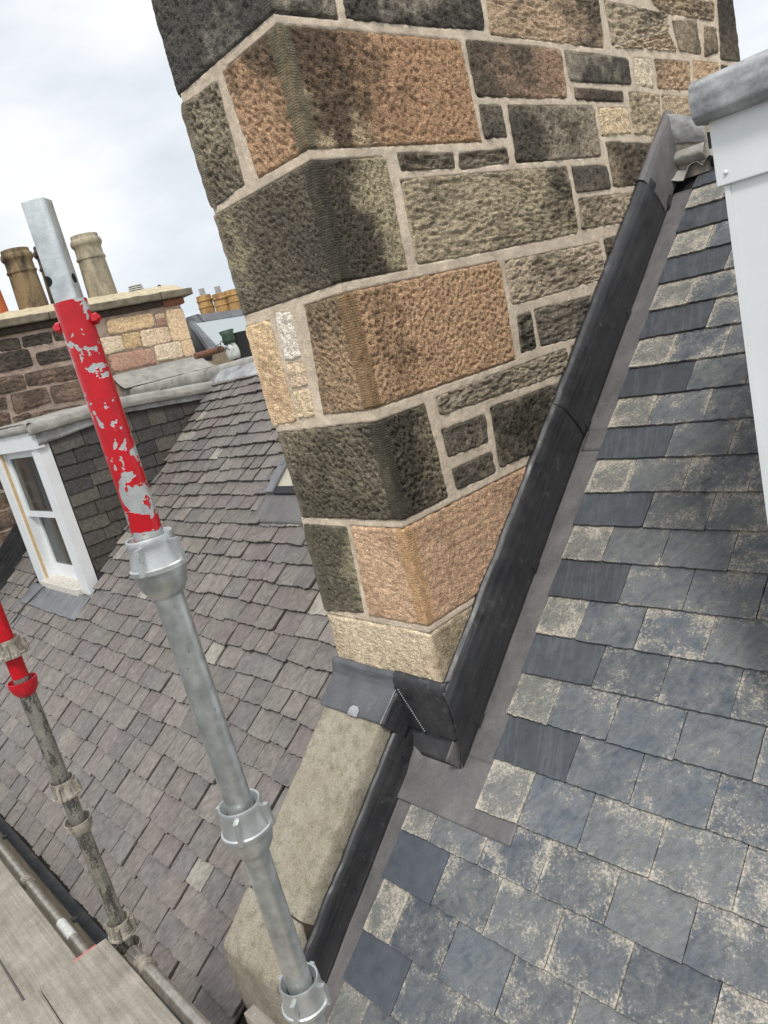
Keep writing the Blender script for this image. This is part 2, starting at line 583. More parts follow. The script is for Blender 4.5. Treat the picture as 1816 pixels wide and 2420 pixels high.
def mesh(name, verts, faces, m, parent=None, smooth=False, col=None, label=None):
    me = bpy.data.meshes.new(name)
    v = np.asarray(verts, float)
    me.from_pydata(v.tolist(), [], [list(map(int, f)) for f in faces])
    me.update()
    if smooth:
        me.polygons.foreach_set('use_smooth', [True] * len(me.polygons))
    if col is not None:
        ca = me.color_attributes.new('Col', 'FLOAT_COLOR', 'POINT')
        ca.data.foreach_set('color', np.asarray(col, float).ravel())
    me.materials.append(m)
    o = bpy.data.objects.new(name, me)
    link(o, parent)
    if label:
        o['label'] = label
    return o


class MB:
    def __init__(self):
        self.v, self.f = [], []

    def add(self, v, f):
        k = len(self.v)
        self.v += [tuple(p) for p in v]
        self.f += [tuple(i + k for i in q) for q in f]
        return self

    def box(self, x0, x1, y0, y1, z0, z1, bev=0.0):
        if bev <= 0:
            v = [(x, y, z) for x in (x0, x1) for y in (y0, y1) for z in (z0, z1)]
            f = [(0, 1, 3, 2), (4, 6, 7, 5), (0, 4, 5, 1), (2, 3, 7, 6), (0, 2, 6, 4), (1, 5, 7, 3)]
            return self.add(v, f)
        bm = bmesh.new()
        bmesh.ops.create_cube(bm, size=1.0)
        for q in bm.verts:
            q.co = Vector(((x0 + x1) / 2 + q.co.x * (x1 - x0), (y0 + y1) / 2 + q.co.y * (y1 - y0), (z0 + z1) / 2 + q.co.z * (z1 - z0)))
        bmesh.ops.bevel(bm, geom=bm.edges[:], offset=bev, segments=2, affect='EDGES', profile=0.5)
        bm.verts.index_update()
        v = [tuple(q.co) for q in bm.verts]
        f = [[q.index for q in fc.verts] for fc in bm.faces]
        bm.free()
        return self.add(v, f)

    def lathe(self, prof, org, axis=(0, 0, 1), seg=28, cap=True):
        """prof: (radius, height along axis) from org"""
        ax = Vector(axis).normalized()
        e1 = ax.orthogonal().normalized()
        e2 = ax.cross(e1)
        o = Vector(org)
        v, f = [], []
        for r, h in prof:
            for k in range(seg):
                a = 2 * math.pi * k / seg
                v.append(o + ax * h + (e1 * math.cos(a) + e2 * math.sin(a)) * r)
        for i in range(len(prof) - 1):
            for k in range(seg):
                k2 = (k + 1) % seg
                f.append((i * seg + k, i * seg + k2, (i + 1) * seg + k2, (i + 1) * seg + k))
        if cap:
            f.append(tuple(range(seg - 1, -1, -1)))
            f.append(tuple((len(prof) - 1) * seg + k for k in range(seg)))
        return self.add(v, f)

    def tube(self, pts, r, seg=8):
        pts = [Vector(p) for p in pts]
        v, f = [], []
        for i, p in enumerate(pts):
            d = (pts[min(i + 1, len(pts) - 1)] - pts[max(i - 1, 0)]).normalized()
            e1 = d.orthogonal().normalized() if abs(d.z) > 0.9 else d.cross(Vector((0, 0, 1))).normalized()
            e2 = d.cross(e1)
            for k in range(seg):
                a = 2 * math.pi * k / seg
                v.append(p + (e1 * math.cos(a) + e2 * math.sin(a)) * r)
        for i in range(len(pts) - 1):
            for k in range(seg):
                k2 = (k + 1) % seg
                f.append((i * seg + k, i * seg + k2, (i + 1) * seg + k2, (i + 1) * seg + k))
        f.append(tuple(range(seg - 1, -1, -1)))
        f.append(tuple((len(pts) - 1) * seg + k for k in range(seg)))
        return self.add(v, f)

    def prism(self, poly, vec):
        """poly: 3D points of a planar polygon, extruded by vec"""
        n = len(poly)
        p = [Vector(q) for q in poly]
        q = [a + Vector(vec) for a in p]
        f = [tuple(range(n)), tuple(range(2 * n - 1, n - 1, -1))]
        f += [(i, i + n, (i + 1) % n + n, (i + 1) % n) for i in range(n)]
        return self.add(p + q, f)

    def build(self, name, m, parent=None, smooth=False, label=None, auto=None):
        me = bpy.data.meshes.new(name)
        me.from_pydata([tuple(p) for p in self.v], [], self.f)
        bm = bmesh.new()
        bm.from_mesh(me)
        bmesh.ops.recalc_face_normals(bm, faces=bm.faces)
        bm.to_mesh(me)
        bm.free()
        if smooth:
            me.polygons.foreach_set('use_smooth', [True] * len(me.polygons))
            if auto:
                try:
                    me.set_sharp_from_angle(angle=math.radians(auto))
                except Exception:
                    pass
        me.materials.append(m)
        o = bpy.data.objects.new(name, me)
        link(o, parent)
        if label:
            o['label'] = label
        return o


def grid_mesh(P3, thick_dir=None, thick=0.0):
    """P3: (nv, nu, 3) grid -> verts, faces, with an optional folded rim"""
    nv, nu, _ = P3.shape
    v = P3.reshape(-1, 3)
    idx = np.arange(nv * nu).reshape(nv, nu)
    f = np.stack([idx[:-1, :-1], idx[1:, :-1], idx[1:, 1:], idx[:-1, 1:]], -1).reshape(-1, 4)
    if thick_dir is not None:
        b = np.concatenate([idx[0, :], idx[1:, -1], idx[-1, -2::-1], idx[-2:0:-1, 0]])
        low = v[b] + np.asarray(thick_dir)[None] * thick if np.ndim(thick_dir) == 1 else v[b] + thick_dir
        k = len(v)
        n = len(b)
        v = np.concatenate([v, low])
        i = np.arange(n)
        j = (i + 1) % n
        f = np.concatenate([f, np.stack([b[i], b[j], k + j, k + i], -1)])
    return v, f

# stone corners measured on the wall planes, metres: TL, TR, BR, BL
SIDE = {
 'T1':[(0.353, 1.406), (1.063, 1.44), (1.046, 1.281), (0.301, 1.271)],
 'T2':[(1.106, 1.441), (1.959, 1.492), (1.937, 1.26), (1.075, 1.27)],
 'P1':[(1.997, 1.469), (2.614, 1.456), (2.613, 1.381), (2.013, 1.275)],
 'P1b':[(2.011, 1.271), (2.609, 1.37), (2.676, 1.282), (2.311, 1.28)],
 'P4':[(2.437, 1.535), (3.219, 1.56), (3.186, 1.457), (2.546, 1.461)],
 'P2':[(2.663, 1.427), (2.954, 1.444), (2.966, 1.276), (2.701, 1.283)],
 'P3':[(3.055, 1.429), (3.198, 1.427), (3.192, 1.3), (3.002, 1.264)],
 'P5':[(3.276, 1.608), (3.476, 1.609), (3.488, 1.255), (3.214, 1.259)],
 'S2a':[(0.913, 1.244), (1.562, 1.236), (1.55, 1.038), (0.908, 1.038)],
 'S2b':[(1.589, 1.237), (2.138, 1.225), (2.139, 1.103), (1.588, 1.11)],
 'S2c':[(1.613, 1.084), (2.039, 1.073), (2.033, 1.026), (1.612, 1.031)],
 'S2d':[(2.194, 1.23), (2.382, 1.232), (2.361, 1.097), (2.179, 1.104)],
 'S2e':[(2.415, 1.231), (2.81, 1.236), (2.776, 1.091), (2.403, 1.091)],
 'S2f':[(2.857, 1.243), (3.179, 1.238), (3.13, 1.108), (2.821, 1.092)],
 'S2g':[(3.206, 1.233), (3.477, 1.219), (3.437, 1.095), (3.166, 1.108)],
 'S3a':[(0.915, 1.011), (1.054, 1.012), (1.059, 0.89), (0.908, 0.883)],
 'S3b':[(1.101, 1.01), (1.754, 1.008), (1.753, 0.787), (1.088, 0.787)],
 'S3c':[(1.797, 1.002), (2.058, 0.998), (2.057, 0.884), (1.786, 0.875)],
 'S3d':[(2.101, 1.071), (2.418, 1.066), (2.352, 0.862), (2.084, 0.878)],
 'S3e':[(2.439, 1.061), (3.272, 1.053), (3.213, 0.867), (2.388, 0.866)],
 'S4a':[(0.401, 0.852), (0.706, 0.837), (0.696, 0.784), (0.4, 0.789)],
 'S4b':[(0.734, 0.836), (1.037, 0.846), (1.04, 0.792), (0.723, 0.777)],
 'S4c':[(1.487, 0.755), (1.781, 0.746), (1.79, 0.642), (1.491, 0.639)],
 'S4d':[(1.812, 0.851), (2.294, 0.829), (2.232, 0.64), (1.82, 0.645)],
 'S5a':[(0.385, 0.76), (1.454, 0.756), (1.455, 0.47), (0.38, 0.464)],
 'S5b':[(1.5, 0.616), (2.091, 0.608), (2.05, 0.481), (1.481, 0.481)],
 'S6a':[(0.883, 0.416), (1.611, 0.412), (1.622, 0.248), (0.872, 0.238)],
 'S6b':[(1.65, 0.417), (1.909, 0.434), (1.859, 0.28), (1.657, 0.267)],
 'S7a':[(0.892, 0.188), (0.99, 0.196), (0.982, 0.045), (0.871, 0.041)],
 'S7b':[(1.013, 0.198), (1.536, 0.184), (1.483, 0.023), (1.011, 0.039)],
 'S8a':[(0.318, -0.009), (1.193, -0.002), (1.21, -0.104), (0.317, -0.081)],
 'S8b':[(1.234, -0.005), (1.438, -0.002), (1.407, -0.094), (1.237, -0.1)],
 'S9a':[(0.307, -0.134), (0.567, -0.138), (0.55, -0.249), (0.307, -0.242)],
 'S9b':[(0.606, -0.123), (1.198, -0.139), (1.12, -0.374), (0.583, -0.372)],
 'S9c':[(0.311, -0.293), (0.556, -0.292), (0.553, -0.38), (0.315, -0.373)],
}
FRONT = {
 'F1':[(-0.633, 1.234), (-0.375, 1.223), (-0.381, 0.88), (-0.619, 0.862)],
 'F3a':[(-0.618, 0.419), (-0.453, 0.411), (-0.459, 0.015), (-0.619, 0.015)],
 'F3b':[(-0.41, 0.431), (-0.313, 0.418), (-0.323, 0.252), (-0.425, 0.252)],
 'F3c':[(-0.425, 0.239), (-0.32, 0.236), (-0.325, 0.146), (-0.434, 0.147)],
 'F3d':[(-0.433, 0.135), (-0.331, 0.133), (-0.333, 0.029), (-0.449, 0.027)],
 'F5':[(-0.61, -0.415), (-0.324, -0.416), (-0.362, -0.794), (-0.625, -0.813)],
}
NB = [
 [(0.885, 1.096), (1.063, 1.084), (1.055, 0.986), (0.849, 0.995)] ,
 [(1.112, 1.086), (1.409, 1.086), (1.386, 0.988), (1.095, 0.989)] ,
 [(1.434, 1.092), (1.741, 1.093), (1.718, 0.993), (1.433, 0.99)] ,
 [(0.58, 0.964), (1.118, 0.962), (1.115, 0.795), (0.52, 0.794)] ,
 [(1.185, 0.898), (1.748, 0.906), (1.718, 0.783), (1.188, 0.779)] ,
 [(0.6, 0.732), (0.979, 0.723), (0.967, 0.58), (0.547, 0.581)] ,
 [(1.01, 0.717), (1.604, 0.701), (1.565, 0.557), (1.0, 0.595)] ,
 [(0.808, 0.545), (1.158, 0.535), (1.166, 0.394), (0.784, 0.355)] ,
 [(1.215, 0.533), (1.565, 0.521), (1.564, 0.343), (1.201, 0.363)] ,
 [(0.486, 0.553), (0.74, 0.534), (0.714, 0.429), (0.447, 0.443)] ,
 [(0.433, 0.402), (0.719, 0.383), (0.702, 0.275), (0.398, 0.302)] ,
 [(0.75, 0.319), (0.915, 0.321), (0.903, 0.255), (0.755, 0.272)] ,
 [(0.931, 0.305), (1.477, 0.27), (1.48, 0.209), (0.927, 0.26)] ,
 [(1.638, 0.694), (1.954, 0.674), (1.935, 0.509), (1.595, 0.538)] ,
 [(1.621, 0.508), (1.927, 0.486), (1.896, 0.323), (1.601, 0.346)] ,
 [(2.051, 1.097), (2.601, 1.086), (2.591, 0.94), (2.022, 0.942)] ,
 [(2.642, 1.067), (2.751, 1.061), (2.748, 1.012), (2.632, 1.017)] ,
 [(2.634, 1.004), (2.744, 1.0), (2.735, 0.927), (2.628, 0.927)] ,
 [(2.786, 1.092), (3.006, 1.068), (3.0, 0.709), (2.755, 0.734)] ,
 [(1.903, 0.923), (2.151, 0.905), (2.15, 0.754), (1.891, 0.747)] ,
 [(2.181, 0.918), (2.378, 0.905), (2.354, 0.75), (2.164, 0.758)] ,
 [(2.398, 0.914), (2.747, 0.899), (2.737, 0.738), (2.382, 0.732)] ,
 [(2.514, 0.719), (2.852, 0.709), (2.835, 0.533), (2.495, 0.547)] ,
 [(2.871, 0.705), (3.0, 0.7), (3.003, 0.518), (2.853, 0.523)] ,
 [(1.934, 0.726), (2.467, 0.697), (2.468, 0.528), (1.921, 0.542)] ,
]

# ------------------------------------------------------------------ the setting
def structure(o):
    o['kind'] = 'structure'
    return o


structure(mesh('ground', [(-400, -400, -12), (400, -400, -12), (400, 400, -12), (-400, 400, -12)], [(0, 1, 2, 3)], M_GROUND))

fac = thing('house_facade', 'pale stone house front dropping away below the black gutter', 'facade', (-2, -1.0, -12))
MB().box(-9, 4, -0.98, -0.6, -12, -2.36).build('wall', M_RENDER, fac)
MB().box(-9, 4, -0.6, 9.0, -12, -2.4).build('wall_core', M_RENDER, fac)

# ------------------------------------------------------------------ stones
OUTW = {'front': lambda a, z, d: np.stack([a, -d, z], -1),
        'side': lambda a, z, d: np.stack([d, a, z], -1),
        'nbr': lambda a, z, d: np.stack([-6.4 + d, a, z], -1)}


def tex_depth(kind, a, z, sd):
    """surface relief in metres for dressed and rough faces; every stone has its own scale and depth of tooling"""
    h1 = (math.sin(sd * 12.9898) * 43758.5453) % 1.0
    h2 = (math.sin(sd * 78.233) * 24634.6345) % 1.0
    fs = 0.78 + 0.5 * h1
    return (0.55 + 0.6 * h2) * tex_relief(kind, a * fs, z * fs, sd) + 0.003 * fbm(a * 3.5, z * 3.5, sd + 60, 2)


def tex_relief(kind, a, z, sd):
    if kind == 'pick':
        p = perlin(a * 66 + z * 22, z * 64, sd)
        q = perlin(a * 98 + 9, z * 92, sd + 3)
        return -0.0120 * sstep(0.05, 0.45, p) - 0.0070 * sstep(0.05, 0.6, q) + 0.003 * fbm(a * 9, z * 9, sd, 2)
    if kind == 'rock':
        p = fbm(a * 20, z * 60, sd, 3)
        r = 1 - np.abs(perlin(a * 14, z * 62, sd + 5))
        ck = -0.014 * sstep(0.93, 0.995, 1 - np.abs(perlin(a * 2.2, z * 11, sd + 11)) * 1.0)
        return 0.013 * p - 0.010 * sstep(0.72, 1.0, r) + 0.005 * fbm(a * 5, z * 7, sd + 2, 2) + ck * 0.6 - 0.003 * sstep(0, .6, perlin(a * 80, z * 95, sd))
    if kind == 'hew':
        p = fbm(a * 30 + z * 8, z * 30, sd, 3)
        return 0.009 * p - 0.006 * sstep(0.1, .6, perlin(a * 85, z * 85, sd)) + 0.004 * fbm(a * 6, z * 6, sd, 2)
    return 0.005 * fbm(a * 22 + z * 30, z * 55, sd, 3) - 0.004 * sstep(0.2, .6, perlin(a * 70, z * 70, sd))


def stone_cols(a, z, un, vn, spec, sd):
    """spec: light rgb, dark rgb, soot amount, gradients (gu, gv), optional third colour patch"""
    c1, c2, amt, gu, gv = spec[:5]
    c2 = tuple(0.80 * v + 0.20 * u for u, v in zip(c1, c2))
    m = amt + gu * (un - 0.5) * 2 + gv * (0.5 - vn) * 2 + 0.95 * fbm(a * 3.4, z * 3.4, sd + 20, 4) + 0.28 * perlin(a * 24, z * 24, sd + 31)
    m = sstep(-0.42, 0.42, m)[..., None]
    c = np.array(lin(c1)) * (1 - m) + np.array(lin(c2)) * m
    if len(spec) > 5:
        c3, amt3, fu, fv = spec[5]
        k = sstep(0.0, 0.5, amt3 + fu * (un - 0.5) * 2 + fv * (0.5 - vn) * 2 + 0.9 * fbm(a * 7, z * 7, sd + 41, 3))[..., None]
        c = c * (1 - k) + np.array(lin(c3)) * k
    lum = (c @ np.array([0.25, 0.62, 0.13]))[..., None]
    c = (lum + (c - lum) * 0.56) * 1.32 * np.array([1.05, 0.985, 0.905])
    hue = 1 + 0.10 * fbm(a * 12, z * 12, sd + 50, 3)
    return c * hue[..., None]


def put_stone(name, P3, C, margin, inward, parent, m=None, label=None):
    v, f = grid_mesh(P3)
    nv, nu, _ = P3.shape
    idx = np.arange(nv * nu).reshape(nv, nu)
    b = np.concatenate([idx[0, :], idx[1:, -1], idx[-1, -2::-1], idx[-2:0:-1, 0]])
    k, n = len(v), len(b)
    low = inward.reshape(-1, 3)[b]
    v = np.concatenate([v, low])
    i = np.arange(n)
    j = (i + 1) % n
    f = np.concatenate([f, np.stack([b[j], b[i], k + i, k + j], -1)])
    rgba = np.concatenate([C.reshape(-1, 3), margin.reshape(-1, 1)], 1)
    rgba = np.concatenate([rgba, rgba[b]])
    return mesh(name, v, f, m or M_STONE, parent, True, rgba, label)


def block(quad, face, kind, spec, seed, parent, res=0.0055, proud=0.0045, left_margin=0.0, name='stone', mort=-0.0035, grow=0.004, label=None, deep=0.09, m=None):
    q = np.array(quad, float)
    cq = q.mean(0)
    q = q + np.sign(q - cq) * grow
    w = max(np.linalg.norm(q[1] - q[0]), np.linalg.norm(q[2] - q[3]))
    h = max(np.linalg.norm(q[3] - q[0]), np.linalg.norm(q[2] - q[1]))
    nu, nv = max(int(w / res), 6) + 1, max(int(h / res), 5) + 1
    un, vn = np.meshgrid(np.linspace(0, 1, nu), np.linspace(0, 1, nv))
    A, B = un * 2 - 1, vn * 2 - 1
    rr = min(0.016 / min(w, h), 0.14)
    sh = 1 - rr * (np.abs(A) ** 9) * (np.abs(B) ** 9)
    uu, vv = (A * sh + 1) / 2, (B * sh + 1) / 2
    p = (q[0] * ((1 - uu) * (1 - vv))[..., None] + q[1] * (uu * (1 - vv))[..., None] + q[2] * (uu * vv)[..., None] + q[3] * ((1 - uu) * vv)[..., None])
    a, z = p[..., 0], p[..., 1]
    e = np.minimum(np.minimum(un, 1 - un) * w, np.minimum(vn, 1 - vn) * h)
    wob = 0.0055 * (1 - sstep(0.0, 0.03, e))
    a = a + wob * perlin(a * 28, z * 28, seed + 0.5)
    z = z + wob * perlin(a * 28 + 40, z * 28, seed + 1.5)
    d = proud + tex_depth(kind, a, z, seed) * sstep(0.0, 0.018, e) - 0.014 * (1 - sstep(0.0, 0.008, e))
    mg = np.zeros_like(a)
    if left_margin:
        mg = 1 - sstep(left_margin - 0.008, left_margin + 0.004, un * w)
        d = d * (1 - mg) + (proud + 0.001) * mg
    fn = OUTW[face]
    C = stone_cols(a, z, un, vn, spec, seed)
    return put_stone(name, fn(a, z, d), C, mg, fn(a, z, np.full_like(a, -deep)), parent, m, label)


def quoin(xt, xb, yt, yb, z1, z0, kind, spec, seed, parent, spec_side=None, mcol=None, left_margin=0.0, res=0.0055, proud=0.0055, label=None, mw=0.045):
    wf, wd, h = max(-xt, -xb), max(yt, yb), z1 - z0
    n1, n2, nv = int(wf / res), int(wd / res), int(h / res) + 1
    ua = np.concatenate([np.linspace(-1, 0, n1 + 1), np.linspace(0, 1, n2 + 1)[1:]])
    un, vn = np.meshgrid(ua, np.linspace(0, 1, nv))
    xl, yr = xt + (xb - xt) * vn, yt + (yb - yt) * vn
    a = np.where(un < 0, -un * xl, un * yr)
    z = z1 + (z0 - z1) * vn
    e = np.minimum(np.minimum((un + 1) * wf, (1 - un) * wd), np.minimum(vn, 1 - vn) * h)
    wob = 0.006 * (1 - sstep(0.0, 0.03, e))
    z = z + wob * perlin(a * 26, z * 26, seed)
    aj = np.where(np.abs(un) < 0.02, 0, wob * perlin(a * 26 + 31, z * 26, seed + 2))
    a = a + aj
    mg = 1 - sstep(mw - 0.01, mw + 0.006, np.abs(a) + 0.006 * perlin(a * 3, z * 30, seed + 8))
    if left_margin:
        mg = np.maximum(mg, 1 - sstep(left_margin - 0.008, left_margin + 0.004, (un + 1) * wf + np.where(un > 0, 9, 0)))
    rough = tex_depth(kind, a, z, seed)
    wear = -0.006 * sstep(0.15, 0.6, perlin(z * 14, seed * 3.1, 0.0)) * (1 - sstep(0.0, 0.02, np.abs(a)))
    d = proud + (rough * (1 - mg) + (0.0 + wear) * mg) * sstep(0.0, 0.018, e) - 0.014 * (1 - sstep(0, 0.008, e))

    def pos(a, d):
        P = np.stack([np.where(a < 0, a, 0) + np.where(a >= 0, d, 0), np.where(a > 0, a, 0) - np.where(a <= 0, d, 0), z], -1)
        r = np.abs(a)
        return P

    uc = np.where(un < 0, un + 1, un)
    C = stone_cols(a, z, np.where(un < 0, uc, 0.5), vn, spec, seed)
    if spec_side is not None:
        Cs = stone_cols(a, z, np.where(un > 0, un, 0.5), vn, spec_side, seed)
        k = sstep(-0.03, 0.03, a + 0.03 * perlin(z * 9, a * 9, seed))[..., None]
        C = C * (1 - k) + Cs * k
    if mcol is not None:
        k = (mg * (1 - sstep(mw, mw + 0.03, np.abs(a))) * 0.75)[..., None]
        C = C * (1 - k) + np.array(lin(mcol)) * k
    P3 = pos(a, d)
    inn = pos(a, np.full_like(a, -0.09))
    inn[..., 0] = np.where(np.abs(a) < 0.1, np.minimum(inn[..., 0], -0.05), inn[..., 0])
    inn[..., 1] = np.where(np.abs(a) < 0.1, np.maximum(inn[..., 1], 0.05), inn[..., 1])
    return put_stone('quoin', P3, C, mg, inn, parent, None, label)


# ------------------------------------------------------------------ the big chimney
ch = thing('stone_chimney', 'tall sandstone chimney stack of sooty and ochre blocks in the middle of the picture', 'chimney', (-0.31, 1.7, -1.6))


def mortar_wall(name, fn, a0, a1, z0, z1, parent, m, res=0.02, amp=0.003, quads=()):
    """pointing: a flush rough sheet in the joints that dips away behind every stone"""
    na, nz = int((a1 - a0) / res), int((z1 - z0) / res)
    a, z = np.meshgrid(np.linspace(a0, a1, na), np.linspace(z1, z0, nz))
    d = amp * fbm(a * 13, z * 13, 4.4, 3) + 0.0016 * perlin(a * 45, z * 45, 2.2)
    best = np.full_like(a, -1.0)
    for q in quads:
        q = np.array(q, float)
        sel = (a > q[:, 0].min()) & (a < q[:, 0].max()) & (z > q[:, 1].min()) & (z < q[:, 1].max())
        if not sel.any():
            continue
        dist = np.full(sel.sum(), 9.0)
        for k in range(4):
            p0, p1_ = q[k], q[(k + 1) % 4]
            t = (p1_ - p0) / np.linalg.norm(p1_ - p0)
            dist = np.minimum(dist, -((a[sel] - p0[0]) * -t[1] + (z[sel] - p0[1]) * t[0]))
        best[sel] = np.maximum(best[sel], dist)
    d = d - 0.035 * sstep(0.002, 0.009, best + 0.002 * perlin(a * 30, z * 30, 8.8))
    v, f = grid_mesh(fn(a, z, d))
    return mesh(name, v, f, m, parent, True)


def rect(a0, a1, z0, z1):
    return [(a0, z1), (a1, z1), (a1, z0), (a0, z0)]


QZ = [(1.61, 1.268), (1.238, 0.872), (0.842, 0.455), (0.424, 0.024), (-0.016, -0.386), (-0.412, -0.802), (-0.828, -1.22), (1.995, 1.64)]
QY = [0.275, 0.882, 0.33, 0.838, 0.258, 0.86, 0.30, 0.55]
QX = [-0.64, -0.30, -0.63, -0.235, -0.62, -0.305, -0.64, -0.64]
side_q = [q for q in SIDE.values()] + [rect(-0.02, y, z0, z1) for y, (z1, z0) in zip(QY, QZ)]
front_q = [q for q in FRONT.values()] + [rect(x, 0.02, z0, z1) for x, (z1, z0) in zip(QX, QZ)]
mortar_wall('mortar_face', lambda a, z, d: np.stack([-0.0015 + d, a, z], -1), 0.0, 3.47, -1.35, 2.02, ch, M_MORTAR, 0.008, 0.003, side_q)
mortar_wall('mortar_face', lambda a, z, d: np.stack([a, 0.0015 - d, z], -1), -0.615, 0.0, -1.35, 2.02, ch, M_MORTAR, 0.006, 0.003, front_q)
MB().box(-0.60, -0.05, 0.05, 3.43, -1.75, 2.02).build('core', M_MORTAR, ch)
MB().box(-0.615, -0.55, 0.012, 3.45, -1.75, 2.02).build('core', M_MORTAR, ch)

DK = (62, 58, 52)
BK = (46, 46, 44)
OCH = (176, 130, 82)
SP = {
    'T1': ('hew', ((150, 142, 122), (48, 48, 46), 0.25, 0.1, 0.0)),
    'T2': ('rock', ((182, 150, 106), (66, 62, 54), -0.12, 0.5, 0.0)),
    'P1': ('rock', ((176, 158, 124), (98, 92, 78), -0.30, 0.1, 0.3)),
    'P1b': ('rock', ((184, 160, 122), (110, 98, 78), -0.35, 0, 0)),
    'P4': ('rock', ((168, 144, 106), (84, 76, 62), -0.1, 0.1, 0)),
    'P2': ('hew', ((150, 132, 102), (84, 78, 64), 0.0, 0, 0)),
    'P3': ('hew', ((150, 130, 98), (80, 72, 60), 0.05, 0, 0)),
    'P5': ('hew', ((112, 100, 82), (58, 54, 48), 0.25, 0, 0)),
    'S2a': ('hew', ((158, 122, 86), (76, 70, 60), 0.02, -0.6, 0.1)),
    'S2b': ('hew', ((142, 134, 114), (50, 50, 48), 0.12, 0.2, -0.1)),
    'S2c': ('hew', ((136, 108, 84), (70, 62, 54), 0.1, 0, 0)),
    'S2d': ('hew', ((208, 192, 160), (150, 138, 112), -0.4, 0, 0)),
    'S2e': ('rock', ((186, 150, 104), (88, 78, 62), -0.2, 0, 0)),
    'S2f': ('rock', ((198, 160, 108), (140, 116, 82), -0.3, 0, 0)),
    'S2g': ('hew', ((110, 90, 72), (70, 60, 50), 0.1, 0, 0)),
    'S3a': ('hew', ((122, 114, 96), (62, 60, 54), 0.15, 0, 0)),
    'S3b': ('hew', ((146, 134, 108), (60, 58, 50), 0.05, -0.35, 0)),
    'S3c': ('hew', ((212, 184, 132), (168, 146, 106), -0.4, 0, 0)),
    'S3d': ('rock', ((186, 164, 122), (126, 112, 88), -0.3, 0, 0)),
    'S3e': ('rock', ((182, 158, 116), (116, 102, 80), -0.2, 0, 0)),
    'S4a': ('rock', ((146, 132, 102), (70, 66, 54), 0.0, 0, 0)),
    'S4b': ('rock', ((132, 120, 92), (62, 60, 50), 0.1, 0, 0.3)),
    'S4c': ('hew', ((132, 122, 100), (74, 70, 60), 0.05, 0, 0)),
    'S4d': ('rock', ((144, 124, 92), (70, 64, 52), 0.05, 0, 0)),
    'S5a': ('rock', ((166, 150, 112), (62, 58, 48), -0.22, 0.25, 0.05)),
    'S5b': ('rock', ((164, 148, 116), (88, 80, 64), -0.2, 0, 0)),
    'S6a': ('rock', ((178, 160, 128), (92, 82, 66), -0.25, 0, 0)),
    'S6b': ('rock', ((130, 116, 94), (72, 66, 56), 0.0, 0, 0)),
    'S7a': ('rock', ((126, 118, 100), (60, 58, 52), 0.15, 0, 0)),
    'S7b': ('rock', ((132, 122, 104), (72, 68, 60), 0.05, 0, 0)),
    'S8a': ('rock', ((158, 144, 118), (84, 78, 66), -0.1, 0, 0)),
    'S8b': ('rock', ((140, 128, 106), (84, 78, 66), 0, 0, 0)),
    'S9a': ('hew', ((130, 118, 100), (74, 70, 60), 0.05, 0, 0)),
    'S9b': ('hew', ((112, 104, 84), (52, 50, 42), 0.15, -0.1, 0)),
    'S9c': ('hew', ((118, 110, 92), (66, 62, 54), 0.1, 0, 0)),
}
for i, (k, q) in enumerate(SIDE.items()):
    q = [tuple(p) for p in q]
    if k in ('T1', 'T2'):
        q[0] = (q[0][0], 1.60)
        q[1] = (q[1][0], 1.60)
    kind, spec = SP[k]
    block(q, 'side', kind, spec, 3.7 * i + 1.3, ch, 0.0055 if q[0][0] < 1.3 else 0.008)
FSP = {
    'F1': ('pick', ((146, 136, 106), (92, 86, 70), 0.05, -0.2, 0.0)),
    'F3a': ('hew', ((220, 184, 122), (190, 150, 96), -0.2, 0, 0)),
    'F3b': ('hew', ((222, 216, 204), (190, 182, 168), -0.3, 0, 0)),
    'F3c': ('hew', ((216, 190, 148), (190, 160, 118), -0.3, 0, 0)),
    'F3d': ('hew', ((214, 188, 138), (186, 154, 106), -0.3, 0, 0)),
    'F5': ('pick', ((146, 138, 100), (78, 76, 64), 0.25, -0.50, 0.0)),
}
for i, (k, q) in enumerate(FRONT.items()):
    kind, spec = FSP[k]
    block(q, 'front', kind, spec, 2.9 * i + 101.3, ch, 0.006, left_margin=0.04 if k in ('F1', 'F3a', 'F5') else 0.0)
quoin(-0.638, -0.636, 0.285, 0.270, 1.61, 1.268, 'hew', ((150, 148, 136), (56, 57, 55), 0.42, -0.15, -0.1, ((148, 147, 136), -0.62, -0.25, -0.15)), 201.3, ch, ((160, 150, 126), (58, 57, 53), 0.15, 0.2, 0))
quoin(-0.335, -0.293, 0.880, 0.888, 1.238, 0.872, 'pick', ((182, 136, 84), (72, 62, 46), -0.05, 0.35, 0.15), 211.7, ch,
      ((178, 130, 76), (74, 62, 46), -0.32, -0.85, 0.15, ((176, 154, 108), -0.45, -0.35, -0.35)), (104, 101, 82))
quoin(-0.628, -0.616, 0.345, 0.322, 0.842, 0.455, 'pick', ((128, 119, 94), (80, 75, 64), 0.12, 0.25, -0.1, ((160, 148, 104), -0.22, -0.25, 0.20)), 223.1, ch,
      ((162, 150, 108), (56, 52, 45), 0.22, -1.0, 0.0), (60, 57, 50), left_margin=0.035)
quoin(-0.222, -0.285, 0.852, 0.828, 0.424, 0.024, 'pick', ((172, 138, 90), (110, 94, 68), 0.0, -0.1, 0.25), 233.9, ch,
      ((192, 146, 90), (128, 96, 58), -0.55, -0.65, 0.0), (122, 98, 68))
quoin(-0.612, -0.606, 0.256, 0.264, -0.016, -0.386, 'pick', ((124, 115, 90), (82, 78, 64), 0.15, 0.1, -0.2, ((150, 135, 94), -0.48, -0.15, 0.40)), 241.3, ch,
      ((120, 111, 84), (56, 54, 46), 0.15, -0.45, 0.0), (62, 60, 52), left_margin=0.035)
